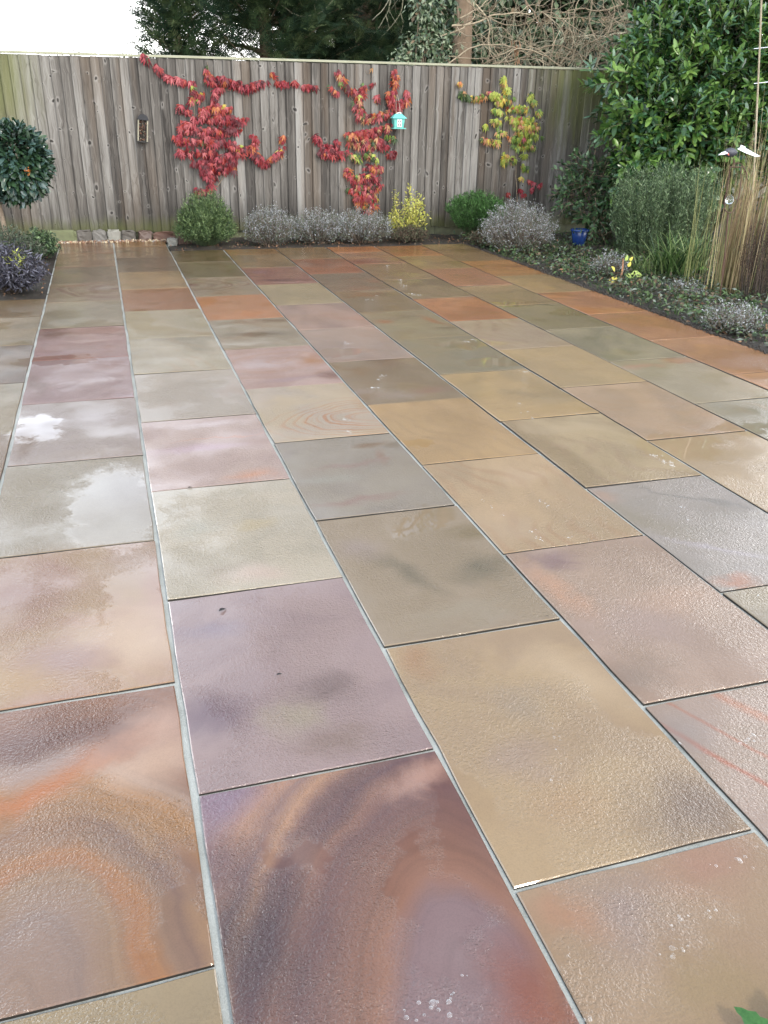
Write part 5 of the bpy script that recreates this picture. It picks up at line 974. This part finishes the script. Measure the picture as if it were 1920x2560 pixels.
# water bubbles and drips in trails where rain splashed
a = Acc(); dome = []; th = np.linspace(0, math.pi / 2, 4)
BV, BF = [], []
lathe_a = Acc(); lathe(lathe_a, [(1, 0), (.93, .22), (.7, .45), (.35, .58), (1e-3, .62)], sides=10); BT = (lathe_a.v[0], lathe_a.f[0])
trails = [(1380,1822,.006,1),(1385,1845,.007,1),(1400,1852,.006,1),(1390,1875,.005,1),(1402,1910,.005,1),(1378,1952,.007,1),(1380,2040,.005,1),(1850,2155,.010,4),(1790,2166,.007,2),(1700,2300,.008,3),(1765,2285,.007,3),(1790,2277,.006,2),(1683,2325,.006,2),(1680,2372,.011,5),(1708,2378,.006,2),(1890,2118,.006,2),(1083,2510,.014,7),(1122,2506,.009,3),(1016,2546,.009,3),(1155,2440,.005,2),(1475,2550,.007,2),(1420,2390,.004,1),(1205,1250,.006,3),(1230,1270,.005,3),(1260,1290,.005,3),(1480,1600,.005,2),(1830,1480,.006,4),(1895,1490,.006,3),(1700,1860,.006,2),(1870,1850,.010,6),(1885,1840,.008,4),(860,1050,.012,6),(870,1080,.012,5),(930,970,.014,8),(945,950,.012,6),(955,940,.012,6),(920,750,.014,6),(940,740,.012,5),(870,860,.014,8),(1170,855,.014,8),(1180,850,.012,8),(1310,930,.012,8),(1300,1010,.010,5),(1320,1030,.010,6),(1330,1045,.010,6),(1640,1140,.012,10),(1660,1155,.012,10),(1680,1165,.010,8),(1350,1255,.008,6),(1370,1265,.008,6),(1330,1330,.008,5),(1350,1350,.008,6),(1420,1345,.007,4),(970,665,.014,5),(1000,700,.014,5),(1030,735,.014,6),(1045,738,.014,5),(1010,715,.014,5),(1440,1035,.01,6),(1700,1268,.008,6),(1720,1300,.007,4)]
P, Sz = [], []
for (u, v, s_, n_) in trails:
    c = gp(u, v)
    for k_ in range(n_ + 1): rr = s_ * (RNG.uniform(.25, .8) if k_ else .9); o_ = RNG.normal(0, s_ * 1.4 * (k_ > 0), 2); P.append((c[0] + o_[0], c[1] + o_[1], .0012)); Sz.append(rr * .62)
P = np.array(P); n = len(P); scatter(a, BT, P, np.tile([0, 1., 0], (n, 1)), np.tile([0, 0, 1.], (n, 1)), np.array(Sz))
WB, nt, out = new_mat('water_bubble'); gb = nt.new('ShaderNodeBsdfPrincipled'); gb.inputs['Roughness'].default_value = .06; lw = nt.new('ShaderNodeLayerWeight'); lw.inputs[0].default_value = .3
tr_ = nt.new('ShaderNodeBsdfTransparent'); ms = nt.new('ShaderNodeMixShader'); gb.inputs['Base Color'].default_value = (.8, .82, .82, 1); nt.l.new(nt.math('MULTIPLY', nt.mrange(nt.noise(nt.new('ShaderNodeTexCoord').outputs['Object'], 90), .4, .6, .3, 1), nt.mrange(lw.outputs['Facing'], 0, 1, .12, .85)), ms.inputs[0]); nt.l.new(tr_.outputs[0], ms.inputs[1]); nt.l.new(gb.outputs[0], ms.inputs[2]); nt.l.new(ms.outputs[0], out.inputs[0])
tag(a.obj('water_bubbles', WB), 'trails of small water bubbles and droplets standing on the wet paving', 'water drops', kind='stuff')
